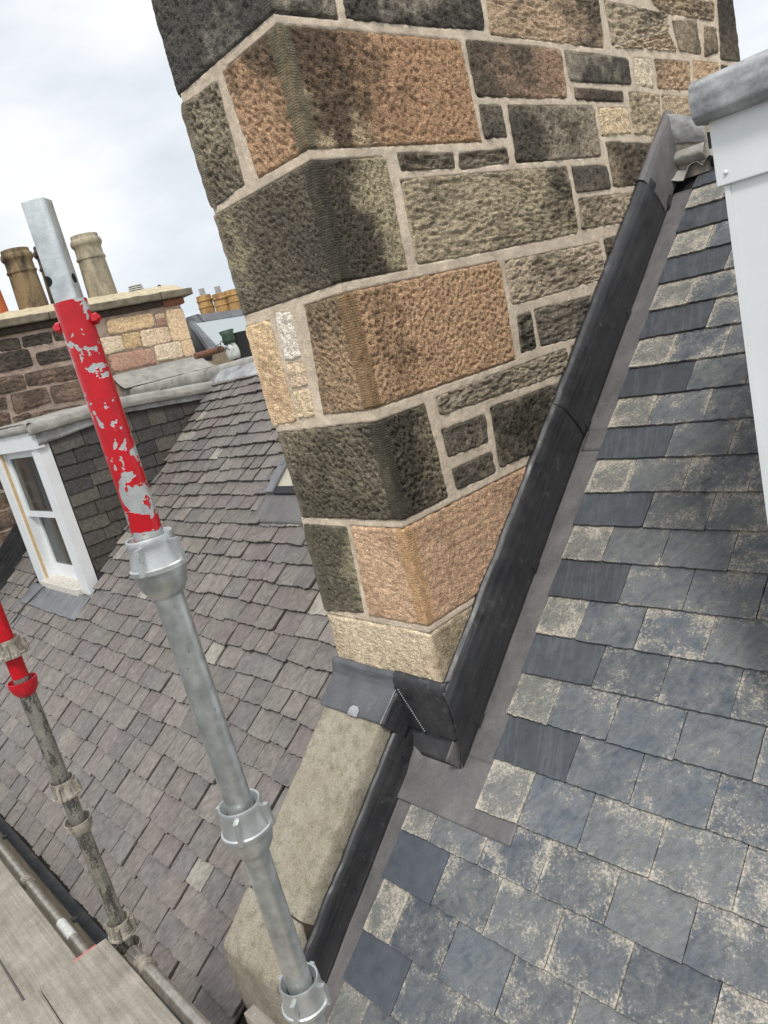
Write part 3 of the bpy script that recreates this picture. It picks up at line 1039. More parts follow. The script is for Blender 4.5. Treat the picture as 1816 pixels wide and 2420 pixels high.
quoin(-0.300, -0.335, 0.98, 0.86, -0.412, -0.802, 'plain', ((206, 162, 112), (164, 122, 82), -0.25, 0.0, 0.0), 251.9, ch,
      ((194, 148, 100), (140, 104, 70), -0.35, 0.0, 0.0), (186, 148, 106))
quoin(-0.626, -0.632, 0.50, 0.30, -0.828, -1.22, 'plain', ((206, 186, 146), (158, 138, 104), -0.25, 0.0, 0.0), 261.1, ch,
      ((176, 156, 116), (120, 106, 80), -0.1, 0.0, 0.0))
# course above the frame and the cope
yy = 0.0
quoin(-0.63, -0.63, 0.55, 0.55, 1.995, 1.64, 'hew', ((150, 140, 110), DK, 0.2, 0, 0), 271.1, ch, res=0.012)
for i, (a0, a1) in enumerate(((0.58, 1.25), (1.28, 1.80), (1.83, 2.62), (2.65, 3.47))):
    block([(a0, 1.995), (a1, 1.995), (a1, 1.63), (a0, 1.63)], 'side', 'hew', ((160, 140, 104), DK, 0.1 * i - 0.1, 0, 0), 280.0 + i * 3, ch, 0.014)
MB().box(-0.72, 0.09, -0.09, 3.57, 2.005, 2.14, 0.015).build('cope', M_COPING, ch)

# ------------------------------------------------------------------ skew coping in front of the chimney
cp = thing('skew_coping', 'pale sandstone skew coping slabs sloping down from the chimney foot between the two roofs', 'coping', (-0.44, -0.9, -2.2))


def coping(s0, s1, x0, x1, n0, n1, seed, end_vertical=False):
    """slab following the slope; rough weathered faces, worn edges"""
    res = 0.012
    ns = max(int((s1 - s0) / res), 4)
    # ring section
    sec = []
    for t in np.linspace(0, 1, 6)[:-1]:
        sec.append((x0, n0 + (n1 - n0) * t))
    for t in np.linspace(0, 1, int((x1 - x0) / res))[:-1]:
        sec.append((x0 + (x1 - x0) * t, n1))
    for t in np.linspace(0, 1, 6):
        sec.append((x1, n1 + (n0 - n1) * t))
    sec = np.array(sec)
    ss = np.linspace(s0, s1, ns)
    X = np.repeat(sec[None, :, 0], ns, 0)
    Nn = np.repeat(sec[None, :, 1], ns, 0)
    S = np.repeat(ss[:, None], len(sec), 1)
    if end_vertical:
        S = S + (1 - (S - s0) / (s1 - s0)) ** 6 * (Nn - n1) * T
    ex = np.minimum(X - x0, x1 - X)
    top = (Nn > n1 - 1e-6)
    rnd = 0.006 * (1 - sstep(0, 0.012, ex)) * top
    es = np.minimum(S - s0, s1 - S)
    rnd = rnd + 0.008 * (1 - sstep(0, 0.018, np.abs(es))) * top
    dn = 0.006 * fbm(X * 9, S * 9, seed, 4) + 0.0035 * fbm(X * 40, S * 40, seed + 2, 2) - rnd
    chip = 0.014 * sstep(0.25, 0.6, perlin(S * 9, X * 3, seed + 7)) * (1 - sstep(0, 0.03, ex))
    sgn = np.where(X > (x0 + x1) / 2, -1, 1)
    Xo = X + sgn * chip * (~top | (ex < 0.03)) + 0.004 * perlin(S * 20, Nn * 20, seed + 4) * (~top)
    P3 = RW(Xo, S, Nn + np.where(top, dn - chip * 0.5, 0))
    v, f = grid_mesh(P3)
    # end caps
    v = v.tolist()
    f = f[:, ::-1].tolist()
    L = len(sec)
    f.append(list(range(L)))
    f.append(list(range((ns - 1) * L + L - 1, (ns - 1) * L - 1, -1)))
    return mesh('coping_slab', v, f, M_COPING, cp, True)


coping(-0.745, 0.19, -0.632, -0.262, 0.02, 0.225, 5.1)
# the kneeler (skewputt) at the bottom: vertical cut end face
res = 0.012
kx, ks = np.meshgrid(np.linspace(-0.634, -0.258, 32), np.linspace(-0.985, -0.750, 22))
exx = np.minimum(kx + 0.634, -0.258 - kx)
P3 = RW(kx, ks, 0.222 + 0.007 * fbm(kx * 10, ks * 10, 9.1, 4) + 0.004 * fbm(kx * 45, ks * 45, 2.1, 2) - 0.012 * (1 - sstep(0, 0.02, exx)) - 0.012 * (1 - sstep(0, 0.02, ks + 0.985)))
nv, nu, _ = P3.shape
idx = np.arange(nv * nu).reshape(nv, nu)
b = np.concatenate([idx[0, :], idx[1:, -1], idx[-1, -2::-1], idx[-2:0:-1, 0]])
V = P3.reshape(-1, 3)
rings = [V[b]]
for zd in np.linspace(-0.02, -0.85, 14):
    rg = V[b].copy()
    zt = V[b][:, 2]
    y = rg[:, 1]
    lowz = -2.45
    t = (zd / -0.85)
    rg[:, 2] = zt * (1 - t) + lowz * t
    rg[:, 1] += 0.004 * perlin(rg[:, 0] * 18, rg[:, 2] * 60, 3.3)
    rg[:, 0] += 0.004 * perlin(rg[:, 1] * 18, rg[:, 2] * 18, 6.3)
    rings.append(rg)
allv = np.concatenate([V] + rings[1:])
n = len(b)
F = np.stack([idx[:-1, :-1], idx[:-1, 1:], idx[1:, 1:], idx[1:, :-1]], -1).reshape(-1, 4).tolist()
prev = b
for r in range(1, len(rings)):
    cur = len(V) + (r - 1) * n + np.arange(n)
    for i in range(n):
        j = (i + 1) % n
        F.append([int(prev[j]), int(prev[i]), int(cur[i]), int(cur[j])])
    prev = cur
mesh('kneeler', allv, F, M_COPING, cp, True, label='lowest coping block with a dark vertical end face')
MB().box(-0.60, -0.28, -0.85, -0.02, -2.5, -1.9).build('wall_core', M_MORTAR_OLD, cp)

# ------------------------------------------------------------------ slates
def in_frame(p, margin=0.0):
    d = np.asarray(p) - CAM
    zc = d @ np.array(FWD)
    if zc < 0.1:
        return None
    x = (d @ np.array(RIGHT)) / zc * 1766.44 + 908
    y = (d @ np.array(DOWN)) / zc * 1766.44 + 1210
    return (x, y) if (-margin < x < 1816 + margin and -margin < y < 2420 + margin) else None


def hidden_by_chimney(p):
    p = np.asarray(p)
    d = p - CAM
    if d[1] > 0 and p[1] > 0:
        t = (0 - CAM[1]) / d[1]
        q = CAM + t * d
        if t < 1 and -0.6 < q[0] < 0 and q[2] > -1.05:
            return True
    if d[0] < 0 and p[0] < 0:
        t = (0 - CAM[0]) / d[0]
        q = CAM + t * d
        if t < 1 and q[1] > 0 and q[2] > Z0 + T * q[1]:
            return True
    return False


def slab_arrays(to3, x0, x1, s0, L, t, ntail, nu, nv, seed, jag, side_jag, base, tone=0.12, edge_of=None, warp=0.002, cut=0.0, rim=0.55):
    """one slate as a thin closed-edged slab; x across, s up the slope, tail at s0"""
    un, vn = np.meshgrid(np.linspace(0, 1, nu + 1), np.concatenate([[0, 0.05], np.linspace(0.05, 1, nv)[1:]]))
    x = x0 + (x1 - x0) * un
    s = s0 + L * vn
    et = 1 - sstep(0, 0.12, vn)
    s = s + jag * et * (0.6 * perlin(x * 40, seed, 0.3) + 0.9 * perlin(x * 160, seed, 1.1)) + cut * (un - 0.5) * et
    # clipped tail corners
    s = s + et * 0.5 * jag * (np.abs(un * 2 - 1) ** 6) * (1 + perlin(seed, un * 3, 2.0))
    es = np.where(un < 1e-6, 1.0, np.where(un > 1 - 1e-6, -1.0, 0.0))
    x = x + side_jag * es * (0.5 + perlin(s * 40, seed, 2.2) + 0.5 * perlin(s * 110, seed, 4.0))
    n = ntail * (1 - vn * 0.96) + warp * fbm(x * 14, s * 14, seed, 3) + warp * 2.0 * (un - 0.5) * perlin(seed, 0.4, 0.9)
    top = to3(x, s, n)
    bot = to3(x, s, n - t)
    v, f = grid_mesh(top)
    nvv, nuu, _ = top.shape
    idx = np.arange(nvv * nuu).reshape(nvv, nuu)
    b = np.concatenate([idx[::-1, 0], idx[0, 1:], idx[1:, -1]])   # left, tail, right
    k = len(v)
    lowv = bot.reshape(-1, 3)[b]
    v = np.concatenate([v, lowv])
    i = np.arange(len(b) - 1)
    f = np.concatenate([f[:, ::-1], np.stack([b[i], k + i, k + i + 1, b[i + 1]], -1)])
    c = np.array(base) * (1 + tone * fbm(x * 9, s * 9, seed + 9, 3))[..., None]
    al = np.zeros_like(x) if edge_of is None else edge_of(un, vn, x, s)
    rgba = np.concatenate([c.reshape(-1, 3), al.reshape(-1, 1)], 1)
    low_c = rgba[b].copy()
    low_c[:, :3] *= rim  # darker lower edges: edge dirt plus painted shade under each slate
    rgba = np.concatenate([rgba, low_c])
    return v, f, rgba


# ---- left roof: small riven slates in diminishing courses
rl = thing('slate_roof', 'brown and purple grey riven slate roof with small uneven slates left of the chimney', 'roof', (-3.5, -1.0, -2.3))
for xa, xb, sb in ((-6.4, -5.55, 2.46), (-5.55, -4.25, 0.20), (-4.25, -0.60, 2.46)):
    dk = RW(np.array([[xa, xb], [xa, xb]]), np.array([[-1.36, -1.36], [sb, sb]]), -0.012)
    MB().add(dk.reshape(-1, 3), [(0, 1, 3, 2)]).build('roof_deck', M_DARK, rl)
courses = [-1.345, -1.205, -1.072, -0.943, -0.814, -0.664, -0.511, -0.361, -0.218, -0.084, 0.050, 0.182, 0.320, 0.460, 0.598, 0.730, 0.852, 0.976, 1.095, 1.210,
           1.322, 1.434, 1.546, 1.656, 1.766, 1.876, 1.981, 2.084, 2.186, 2.286, 2.372]
PAL = [(132, 127, 120), (126, 121, 116), (126, 118, 114), (136, 130, 122), (122, 119, 115), (132, 124, 117), (128, 123, 116), (139, 133, 124), (119, 115, 112), (130, 124, 117), (124, 116, 113)]
cand = []
rs = random.Random(5)
for ci, s0 in enumerate(courses):
    e = (courses[ci + 1] - s0) if ci + 1 < len(courses) else 0.1
    fr = (s0 + 1.345) / 3.75
    wmin, wmax = 0.155 - 0.05 * fr, 0.25 - 0.075 * fr
    x = -0.60 - rs.random() * 0.1
    first = True
    while x > -6.38:
        w = rs.uniform(wmin, wmax)
        xa, xb = max(x - w, -6.39), (-0.605 if first else x)
        first = False
        x -= w
        xm = (xa + xb) / 2
        if s0 > 0.0 and (-5.62 if s0 < 0.2 else -5.5) < xm < (-4.20 if s0 < 0.2 else -4.28):
            continue
        if -0.0 < s0 < 0.06 and -5.5 < xm < -4.28:
            pass
        if 1.09 < s0 < 1.70 and -2.26 < xm < -1.45:
            continue
        base = (0.65 * np.array(lin(rs.choice(PAL))) + 0.35 * np.array(lin((127, 121, 115)))) * rs.uniform(0.90, 1.07) * np.array([0.88, 0.875, 0.89])
        if rs.random() < 0.012:
            base = np.array(lin((152, 147, 137)))
        elif rs.random() < 0.035:
            base = np.array(lin((109, 107, 104)))
        p = RW(xm, s0 + e / 2, 0.02)
        fr_ok = in_frame(p, 30) is not None and not hidden_by_chimney(p)
        dist = np.linalg.norm(p - CAM)
        gap = rs.uniform(0.003, 0.008) if rs.random() < 0.75 else rs.uniform(0.008, 0.018)
        cand.append((0 if fr_ok else 1, dist, xa + gap, xb, s0 + rs.uniform(-0.008, 0.008), e, base, rs.uniform(0, 400), rs.uniform(0.012, 0.019), rs.uniform(-0.012, 0.012)))
cand.sort(key=lambda c: (c[0], c[1]))
bulk_v, bulk_f, bulk_c, bulk_n = [], [], [], 0
for i, (hid, dist, xa, xb, s0, e, base, sd, t, cut) in enumerate(cand):
    near = i < 300
    nu, nv = (16, 6) if near else (9, 3)
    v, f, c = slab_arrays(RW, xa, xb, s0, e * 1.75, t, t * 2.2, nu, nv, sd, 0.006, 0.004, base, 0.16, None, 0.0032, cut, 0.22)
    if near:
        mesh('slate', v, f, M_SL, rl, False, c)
    else:
        bulk_v.append(v)
        bulk_f.append(f + bulk_n)
        bulk_c.append(c)
        bulk_n += len(v)
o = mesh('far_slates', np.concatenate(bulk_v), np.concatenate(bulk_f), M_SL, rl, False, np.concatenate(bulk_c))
o['kind'] = 'stuff'

# ---- right roof: larger weathered slates, dark new ones along the lead
rr_ = thing('slate_roof', 'blue grey slate roof crusted with cream lichen right of the chimney', 'roof', (1.0, -1.0, -2.3))
dk = RW(np.array([[-0.25, 2.6], [-0.25, 2.6]]), np.array([[-1.36, -1.36], [3.5, 3.5]]), -0.012)
MB().add(dk.reshape(-1, 3), [(0, 1, 3, 2)]).build('roof_deck', M_DARK, rr_)
R_S = [-1.40, -1.22, -1.04, -0.862, -0.684, -0.499, -0.312, -0.138, 0.047, 0.220, 0.393, 0.561, 0.727, 0.894, 1.057, 1.220, 1.384, 1.550, 1.717, 1.884, 2.052, 2.220, 2.386, 2.556, 2.724, 2.880, 3.030]
RPAL = [(90, 97, 105), (97, 102, 108), (82, 89, 98), (106, 110, 113), (92, 98, 104)]
rs = random.Random(21)
for ci, s0 in enumerate(R_S):
    e = (R_S[ci + 1] - s0) if ci + 1 < len(R_S) else 0.09
    dark = (ci % 2 == 0) if ci >= 8 else (ci % 2 == 1)
    low = ci < 7
    if low:
        joints = [-0.160, 0.104] if dark else [-0.152, -0.008]
    elif ci == 7:
        joints = [0.150, 0.345]
        dark = False
    else:
        joints = [0.135, 0.452] if dark else [0.138, 0.326]
    if ci == 8:
        joints = [0.149, 0.466]
    if ci == 7:
        joints = [-0.152 + 0.0, 0.340]
        joints = [0.150, 0.340]
    while joints[-1] < 1.95:
        joints.append(joints[-1] + 0.246 + rs.uniform(-0.008, 0.008))
    for k in range(len(joints) - 1):
        xa, xb = joints[k], joints[k + 1]
        sd = rs.uniform(0, 400)
        isnew = dark and k == 0
        lite = (not dark) and k == 0
        base = np.array(lin((80, 84, 90))) * rs.uniform(0.85, 1.12) if isnew else (lin((118, 119, 115)) if lite else np.array(lin(rs.choice(RPAL))) * rs.uniform(0.85, 1.12))
        crustiness = rs.uniform(0.25, 1.0) if not lite else rs.uniform(0.7, 1.1)
        W = xb - xa

        def edge(un, vn, x, s, W=W, e=e, s0=s0, cr=crustiness, lite=lite):
            ex = np.minimum(un, 1 - un) * W
            lowe = (s - s0)
            up = (e - (s - s0))
            g = 1.15 * (1 - sstep(0.0, 0.022, ex)) + 0.75 * (1 - sstep(0.0, 0.02, lowe)) + 0.9 * (1 - sstep(-0.01, 0.05, up))
            return np.clip(g, 0, 1.4) * (0.22 + 0.5 * cr) + (cr - 0.62) * 0.8 + (0.12 if lite else 0)

        fnedge = (lambda un, vn, x, s: np.full_like(x, 1.0)) if isnew else edge
        if isnew and ci < 8:
            fnedge = lambda un, vn, x, s: np.full_like(x, 0.18)
            base = lin((82, 87, 95))
        v, f, c = slab_arrays(RW, xa + rs.uniform(0.0008, 0.0025), xb, s0 + rs.uniform(-0.003, 0.003), e * 1.6, 0.010 if isnew else 0.010, 0.027 if (ci == 7 and k == 0) else 0.0215, 16, 12, sd,
                              0.0035 if not isnew else 0.004, 0.0015, base, 0.10, fnedge, 0.0014, rs.uniform(-0.004, 0.004))
        mesh('slate', v, f, M_SN if isnew else M_SR, rr_, False, c)

# ------------------------------------------------------------------ lead work on the right of the chimney
def sheet(name, prof, s0, s1, ns, m, parent, wob=0.003, seed=1.0, thick=0.0025, flip=True, top_wave=0.0, label=None):
    """lead strip running up the slope: prof is a list of (x, n); s0 / s1 give the ends, as numbers or functions of n"""
    pr = np.array(prof, float)
    # refine the profile
    t = np.linspace(0, len(pr) - 1, (len(pr) - 1) * 4 + 1)
    px = np.interp(t, range(len(pr)), pr[:, 0])
    pn_ = np.interp(t, range(len(pr)), pr[:, 1])
    k = np.linspace(0, 1, ns)[:, None]
    a = np.array([s0(v) if callable(s0) else s0 for v in pn_])[None]
    b = np.array([s1(v) if callable(s1) else s1 for v in pn_])[None]
    S = a + (b - a) * k
    X = np.repeat(px[None], ns, 0)
    NN = np.repeat(pn_[None], ns, 0)
    X = X + wob * fbm(S * 5, NN * 5, seed, 3)
    top = (t < 4.5)[None]
    NN = NN + np.where(top, 1, 0) * top_wave * (fbm(S * 7, 0 * S, seed + 4, 3))
    v, f = grid_mesh(RW(X, S, NN))
    o = mesh(name, v, f[:, ::-1] if flip else f, m, parent, True, None, label)
    md = o.modifiers.new('thickness', 'SOLIDIFY')
    md.thickness = thick
    md.offset = 0.0
    return o


def free_sheet(name, P3, m, parent, thick=0.0025, label=None, flip=False):
    v, f = grid_mesh(np.asarray(P3, float))
    o = mesh(name, v, f[:, ::-1] if flip else f, m, parent, True, None, label)
    md = o.modifiers.new('thickness', 'SOLIDIFY')
    md.thickness = thick
    md.offset = 0.0
    return o


lf = thing('lead_flashing', 'long dark lead flashing dressed up the right side of the stone chimney', 'flashing', (0.02, -0.02, -1.38))
PROF = [(-0.006, 0.262), (0.010, 0.266), (0.026, 0.254), (0.040, 0.228), (0.047, 0.190), (0.046, 0.12), (0.040, 0.06), (0.034, 0.022)]
sheet('flashing_sheet', PROF, lambda n: (-0.030 + 0.639 * n) / 0.769, 1.535, 110, M_LEAD_OIL_SHADE, lf, 0.0025, 1.0, top_wave=0.007)
PROF2 = [(x + 0.004, n + 0.001) for x, n in PROF]
sheet('flashing_sheet', PROF2, 1.515, 2.92, 100, M_LEAD_OIL_SHADE, lf, 0.0025, 5.0, top_wave=0.007)
PROF3 = [(-0.006, 0.266), (0.016, 0.274), (0.034, 0.262), (0.042, 0.238), (0.046, 0.2), (0.050, 0.12), (0.048, 0.06), (0.040, 0.026)]
sheet('flashing_sheet', PROF3, lambda n: 2.885 - 0.06 * (n - 0.02), lambda n: 3.24 + 0.5 * n, 46, M_LEAD, lf, 0.010, 9.0, top_wave=0.007, label='paler crumpled top sheet of the flashing')
# under-sheet showing below the flashing
sheet('under_sheet', [(0.008, 0.10), (0.010, 0.04), (0.014, 0.006), (0.03, 0.0035), (0.09, 0.003), (0.168, 0.003)], -0.028, 3.05, 120, M_LEAD, lf, 0.0015, 3.0, 0.002)
# a lap line in the sole
sheet('lap', [(0.036, 0.0065), (0.10, 0.006), (0.15, 0.006)], 1.443, 1.56, 6, M_LEAD, lf, 0.0, 3.0, 0.002)


def clip(parent, c, e1, e2, nrm, w=0.046, h=0.06, m=M_LEAD_NEW):
    """folded retaining clip: a small clipped-corner plate standing proud of the lead"""
    c, e1, e2, nrm = map(Vector, (c, e1, e2, nrm))
    ch_ = 0.014
    pts = [(-w / 2, 0), (-w / 2, h - ch_), (-w / 2 + ch_, h), (w / 2 - ch_, h), (w / 2, h - ch_), (w / 2, 0)]
    return MB().prism([c + e1 * a + e2 * b_ + nrm * 0.001 for a, b_ in pts], nrm * 0.0022).build('clip', m, parent)


for s_, n_, x_ in ((2.96, 0.022, 0.046), (2.235, 0.026, 0.042), (1.585, 0.026, 0.042), (0.856, 0.026, 0.039), (0.175, 0.020, 0.038)):
    clip(lf, RW(x_, s_, n_), U, N, (1, 0, 0), 0.058, 0.044, M_LEAD_OIL_SHADE)

# apron on the chimney front, saddle over the coping
ap = thing('lead_apron', 'dark lead apron and saddle wrapped round the chimney foot over the coping', 'flashing', (-0.3, -0.05, -1.38))
ux, vz = np.meshgrid(np.linspace(-0.250, 0.036, 44), np.linspace(0, 1, 30))
zt = np.interp(vz, [0, 0.05, 0.12, 0.22, 1], [-1.033, -1.027, -1.046, -1.075, -1.268])
yt_ = np.interp(vz, [0, 0.05, 0.12, 0.22, 0.6, 1], [0.004, -0.015, -0.027, -0.032, -0.030, -0.027])
corner = sstep(0.012, 0.036, ux)
P3 = np.stack([ux - 0.010 * corner, yt_ + 0.002 * fbm(ux * 9, zt * 9, 2.2, 2) + 0.014 * corner, zt + 0.003 * fbm(ux * 11, 0 * ux, 7.2, 2) * (vz < 0.2)], -1)
free_sheet('front_sheet', P3, M_LEAD_OIL_SHADE, ap)
# the sheet under it, down to the roof
ux, vz = np.meshgrid(np.linspace(-0.262, 0.022, 30), np.linspace(0, 1, 14))
P3 = np.stack([ux, -0.010 - 0.02 * vz ** 3, -1.20 + (Z0 + 0.012 + 1.20) * vz - 0.018 * vz ** 6], -1)
free_sheet('back_sheet', P3, M_LEAD_MID, ap)
# saddle
pth = [(0.004, -1.040), (-0.014, -1.032), (-0.026, -1.046), (-0.030, -1.072), (-0.040, -1.098)] + [tuple(RW(0, s, 0.236)[1:]) for s in (0.115, 0.08, 0.045, 0.006)]
pth = np.array(pth)
tt = np.linspace(0, len(pth) - 1, 40)
py_, pz_ = np.interp(tt, range(len(pth)), pth[:, 0]), np.interp(tt, range(len(pth)), pth[:, 1])
ux, iv = np.meshgrid(np.linspace(-0.648, -0.246, 50), np.arange(40))
P3 = np.stack([ux, py_[iv] + 0.002 * fbm(ux * 8, iv * 0.2, 5.5, 2), pz_[iv] + 0.003 * fbm(ux * 7, iv * 0.2, 1.5, 2) + 0.004 * np.sin(ux * 20) * (iv < 12)], -1)
free_sheet('saddle', P3, M_LEAD_SADDLE, ap)
# folded gusset dropping from the saddle edge
us, vn_ = np.meshgrid(np.linspace(0.004, 0.150, 14), np.linspace(0, 1, 10))
P3 = RW(-0.2455 + 0.012 * vn_ + 0.05 * vn_ * sstep(0.09, 0.15, us), us, 0.235 - 0.105 * vn_)
P3 = RW(-0.2455 + 0.016 * vn_ + 0.05 * vn_ * sstep(0.09, 0.15, us), us, 0.235 - 0.135 * vn_)
free_sheet('gusset', P3, M_LEAD_OIL_SHADE, ap)
# welded bead along the folds
bd = MB()
for (p, q, cnt) in ((RW(-0.248, 0.010, 0.241), RW(-0.240, 0.150, 0.243), 22), (np.array([-0.228, -0.0345, -1.096]), np.array([-0.132, -0.0345, -1.258]), 22)):
    for k in range(cnt):
        c = p + (q - p) * (k / (cnt - 1))
        bd.lathe([(0.0005, -0.0028), (0.0026, -0.0016), (0.0032, 0.0), (0.0026, 0.0016), (0.0005, 0.0028)], c, N, 8)
bd.build('weld_bead', M_LEAD_PALE, ap, True)
clip(ap, RW(-0.425, 0.002, 0.2375), (1, 0, 0), U, N, 0.06, 0.042, M_LEAD_PALE)
clip(ap, (-0.085, -0.0285, -1.266), (1, 0, 0), (0, -0.02, 1), (0, -1, 0), 0.06, 0.040, M_LEAD_OIL_SHADE)
# sheet laid out over the slates below the chimney
ux, vs_ = np.meshgrid(np.linspace(0, 1, 40), np.linspace(0, 1, 26))
ss_ = -0.216 + 0.245 * vs_
xl = np.interp(ss_, [-0.216, -0.15, -0.09, -0.04, 0.03], [-0.252, -0.250, -0.246, -0.240, -0.236])
xr = np.interp(ss_, [-0.216, 0.03], [0.339, 0.339])
xx = xl + (xr - xl) * ux
n_ = 0.0165 - 0.006 * vs_ + 0.0012 * fbm(xx * 9, ss_ * 9, 3.1, 3) + 0.020 * (1 - sstep(0.0, 0.10, ux)) * sstep(0.35, 0.85, vs_)
free_sheet('apron_sheet', RW(xx, ss_, n_), M_LEAD, ap, flip=True, label='flat grey lead sheet spread over the slates')

# lead down the side of the coping
lg = thing('lead_gutter_lining', 'black lead upstand and gutter lining running down the right side of the coping', 'flashing', (-0.24, -0.8, -2.0))
PRL = [(-0.264, 0.152), (-0.252, 0.158), (-0.240, 0.150), (-0.233, 0.132), (-0.234, 0.09), (-0.238, 0.035), (-0.232, 0.010)]
sheet('upstand_sheet', PRL, -1.02, 0.075, 70, M_LEAD_OIL_SHADE, lg, 0.003, 21.0, top_wave=0.008)
sheet('sole_sheet', [(-0.252, 0.05), (-0.246, 0.012), (-0.232, 0.004), (-0.19, 0.003), (-0.12, 0.003)], -1.36, 0.02, 60, M_LEAD, lg, 0.0015, 25.0, 0.002)
for s_, n_ in ((-0.47, 0.050), (-0.045, 0.035)):
    clip(lg, RW(-0.2335, s_, n_), U, N, (1, 0, 0), 0.058, 0.042, M_LEAD_OIL_SHADE)

# torn lead at the head of the right roof
tl = thing('torn_lead', 'crumpled torn lead sheets at the head of the right roof beside the white dormer', 'flashing', (0.1, 2.43, 0.65))
ux, vz = np.meshgrid(np.linspace(0, 1, 22), np.linspace(0, 1, 18))
xr = np.interp(vz, [0, 0.25, 0.6, 1], [0.185, 0.205, 0.212, 0.206]) + 0.006 * perlin(vz * 14, 0.3, 0.1)
X = 0.024 + (xr - 0.024) * ux
Zt, Zb = 0.962 - 0.060 * ux - 0.03 * ux ** 3, 0.816 - 0.050 * ux
free_sheet('upper_sheet', np.stack([X, 2.40 - 0.015 * np.sin(vz * 3) + 0.006 * fbm(X * 25, vz * 3, 2.0, 2), Zt + (Zb - Zt) * vz], -1), M_LEAD_PALE, tl)
xr = 0.200 + 0.006 * perlin(vz * 9, 1.3, 0.1)
X = 0.034 + (xr - 0.034) * ux
Zt, Zb = 0.770 - 0.000 * ux, 0.700 - 0.012 * ux
free_sheet('folded_strip', np.stack([X, 2.395 - 0.03 * np.sin(vz * math.pi) + 0.005 * fbm(X * 20, vz * 2, 4.0, 2), Zt + (Zb - Zt) * vz], -1), M_LEAD_OLD, tl)
MB().box(0.03, 0.20, 2.40, 2.43, 0.63, 0.92).build('timber_backing', M_BOARD, tl)
ux, vs_ = np.meshgrid(np.linspace(0, 1, 40), np.linspace(0, 1, 16))
low = np.interp(ux, [0, 0.2, 0.36, 0.42, 0.55, 0.7, 0.8, 1.0], [3.03, 3.06, 3.10, 3.13, 3.155, 3.135, 3.15, 3.15]) + 0.006 * perlin(ux * 30, 0.2, 0.5)
ss_ = 3.27 + (low - 3.27) * vs_
xx = 0.012 + 0.26 * ux
n_ = 0.018 + 0.045 * np.abs(np.sin(ux * 9 + 0.5)) * vs_ ** 1.5 + 0.012 * fbm(xx * 18, ss_ * 12, 8.1, 3) + 0.02
free_sheet('ragged_sheet', RW(xx, ss_, n_), M_LEAD_OLD, tl, label='ragged lead edge curling over the top slates')

# ------------------------------------------------------------------ right dormer
dr = thing('dormer', 'white clad dormer with grey lead roof edge at the right of the picture', 'dormer', (2.1, 0.25, -1.2))
YF = 0.25
MB().box(1.165, 3.2, YF + 0.03, 2.3, -1.6, 0.585).build('cheek', M_DARK, dr)
MB().box(1.150, 3.2, YF, YF + 0.03, -1.6, 0.425, 0.003).build('cladding_panel', M_UPVC, dr)
MB().box(1.136, 3.2, YF - 0.012, YF + 0.03, 0.405, 0.60, 0.003).build('fascia_panel', M_UPVC, dr)
MB().box(1.150, 1.163, YF - 0.004, YF - 0.0005, -1.6, 0.404).build('edge_trim', M_UPVC, dr)
for (x, z) in ((1.162, 0.432), (1.185, -0.31)):
    MB().lathe([(0.0055, 0), (0.0045, 0.004), (0.001, 0.0055)], (x, YF - (0.012 if z > 0.4 else 0.0), z), (0, -1, 0), 12).build('screw_cap', M_WHITE, dr, True)
ua, xx = np.meshgrid(np.linspace(0, 1, 30), np.linspace(0, 1, 120))
X = 1.118 + (3.2 - 1.118) * xx
ang = np.linspace(-0.5 * math.pi, 0.5 * math.pi, 12)
yy = np.interp(ua, [0, 0.12, 0.3, 0.5, 0.7, 0.8, 1], [0.272, 0.215, 0.196, 0.192, 0.200, 0.225, 2.2])
zz = np.interp(ua, [0, 0.12, 0.3, 0.5, 0.7, 0.8, 1], [0.552, 0.550, 0.565, 0.60, 0.635, 0.648, 0.70])
zz = zz + 0.004 * fbm(X * 5, ua * 5, 2.4, 3)
yy = yy + 0.004 * fbm(X * 6, ua * 6, 6.4, 3)
v, f = grid_mesh(np.stack([X, yy, zz], -1))
o = mesh('lead_roof_edge', v, f, M_LEAD_PALE, dr, True)
endp = [(1.1185, 0.272, 0.553), (1.1185, 0.215, 0.552), (1.1185, 0.197, 0.566), (1.1185, 0.193, 0.60), (1.1185, 0.201, 0.634), (1.1185, 0.226, 0.647), (1.1185, 2.2, 0.699), (1.1185, 2.2, 0.59), (1.1185, 0.32, 0.585)]
MB().prism(endp, (0.02, 0, 0)).build('roof_end', M_LEAD_PALE, dr)

# ------------------------------------------------------------------ left dormer
dl = thing('dormer', 'white sash window dormer with slated cheek and lead roof on the left roof', 'dormer', (-4.9, 0.2, -1.22))
YD = 0.20
MB().box(-5.556, -5.335, YD, YD + 0.10, -1.24, 0.05, 0.004).build('corner_board', M_WHITE, dl)
MB().box(-4.408, -4.238, YD, YD + 0.10, -1.22, 0.06, 0.004).build('corner_board', M_WHITE, dl)
MB().box(-5.60, -4.215, YD - 0.014, YD + 0.06, 0.035, 0.185, 0.004).build('fascia', M_WHITE, dl)
MB().box(-5.335, -5.30, YD + 0.012, YD + 0.03, -1.20, 0.03).build('sealant_bead', M_BEAD, dl)
MB().box(-5.34, -5.285, YD + 0.03, YD + 0.20, -1.20, 0.035).build('jamb', M_WHITE, dl)
MB().box(-4.43, -4.40, YD + 0.03, YD + 0.20, -1.20, 0.035).build('jamb', M_WHITE, dl)
sl = MB().box(-5.33, -4.40, YD - 0.045, YD + 0.2, -1.235, -1.165, 0.008).build('sill', M_PEEL, dl, label='sill with flaking white paint')


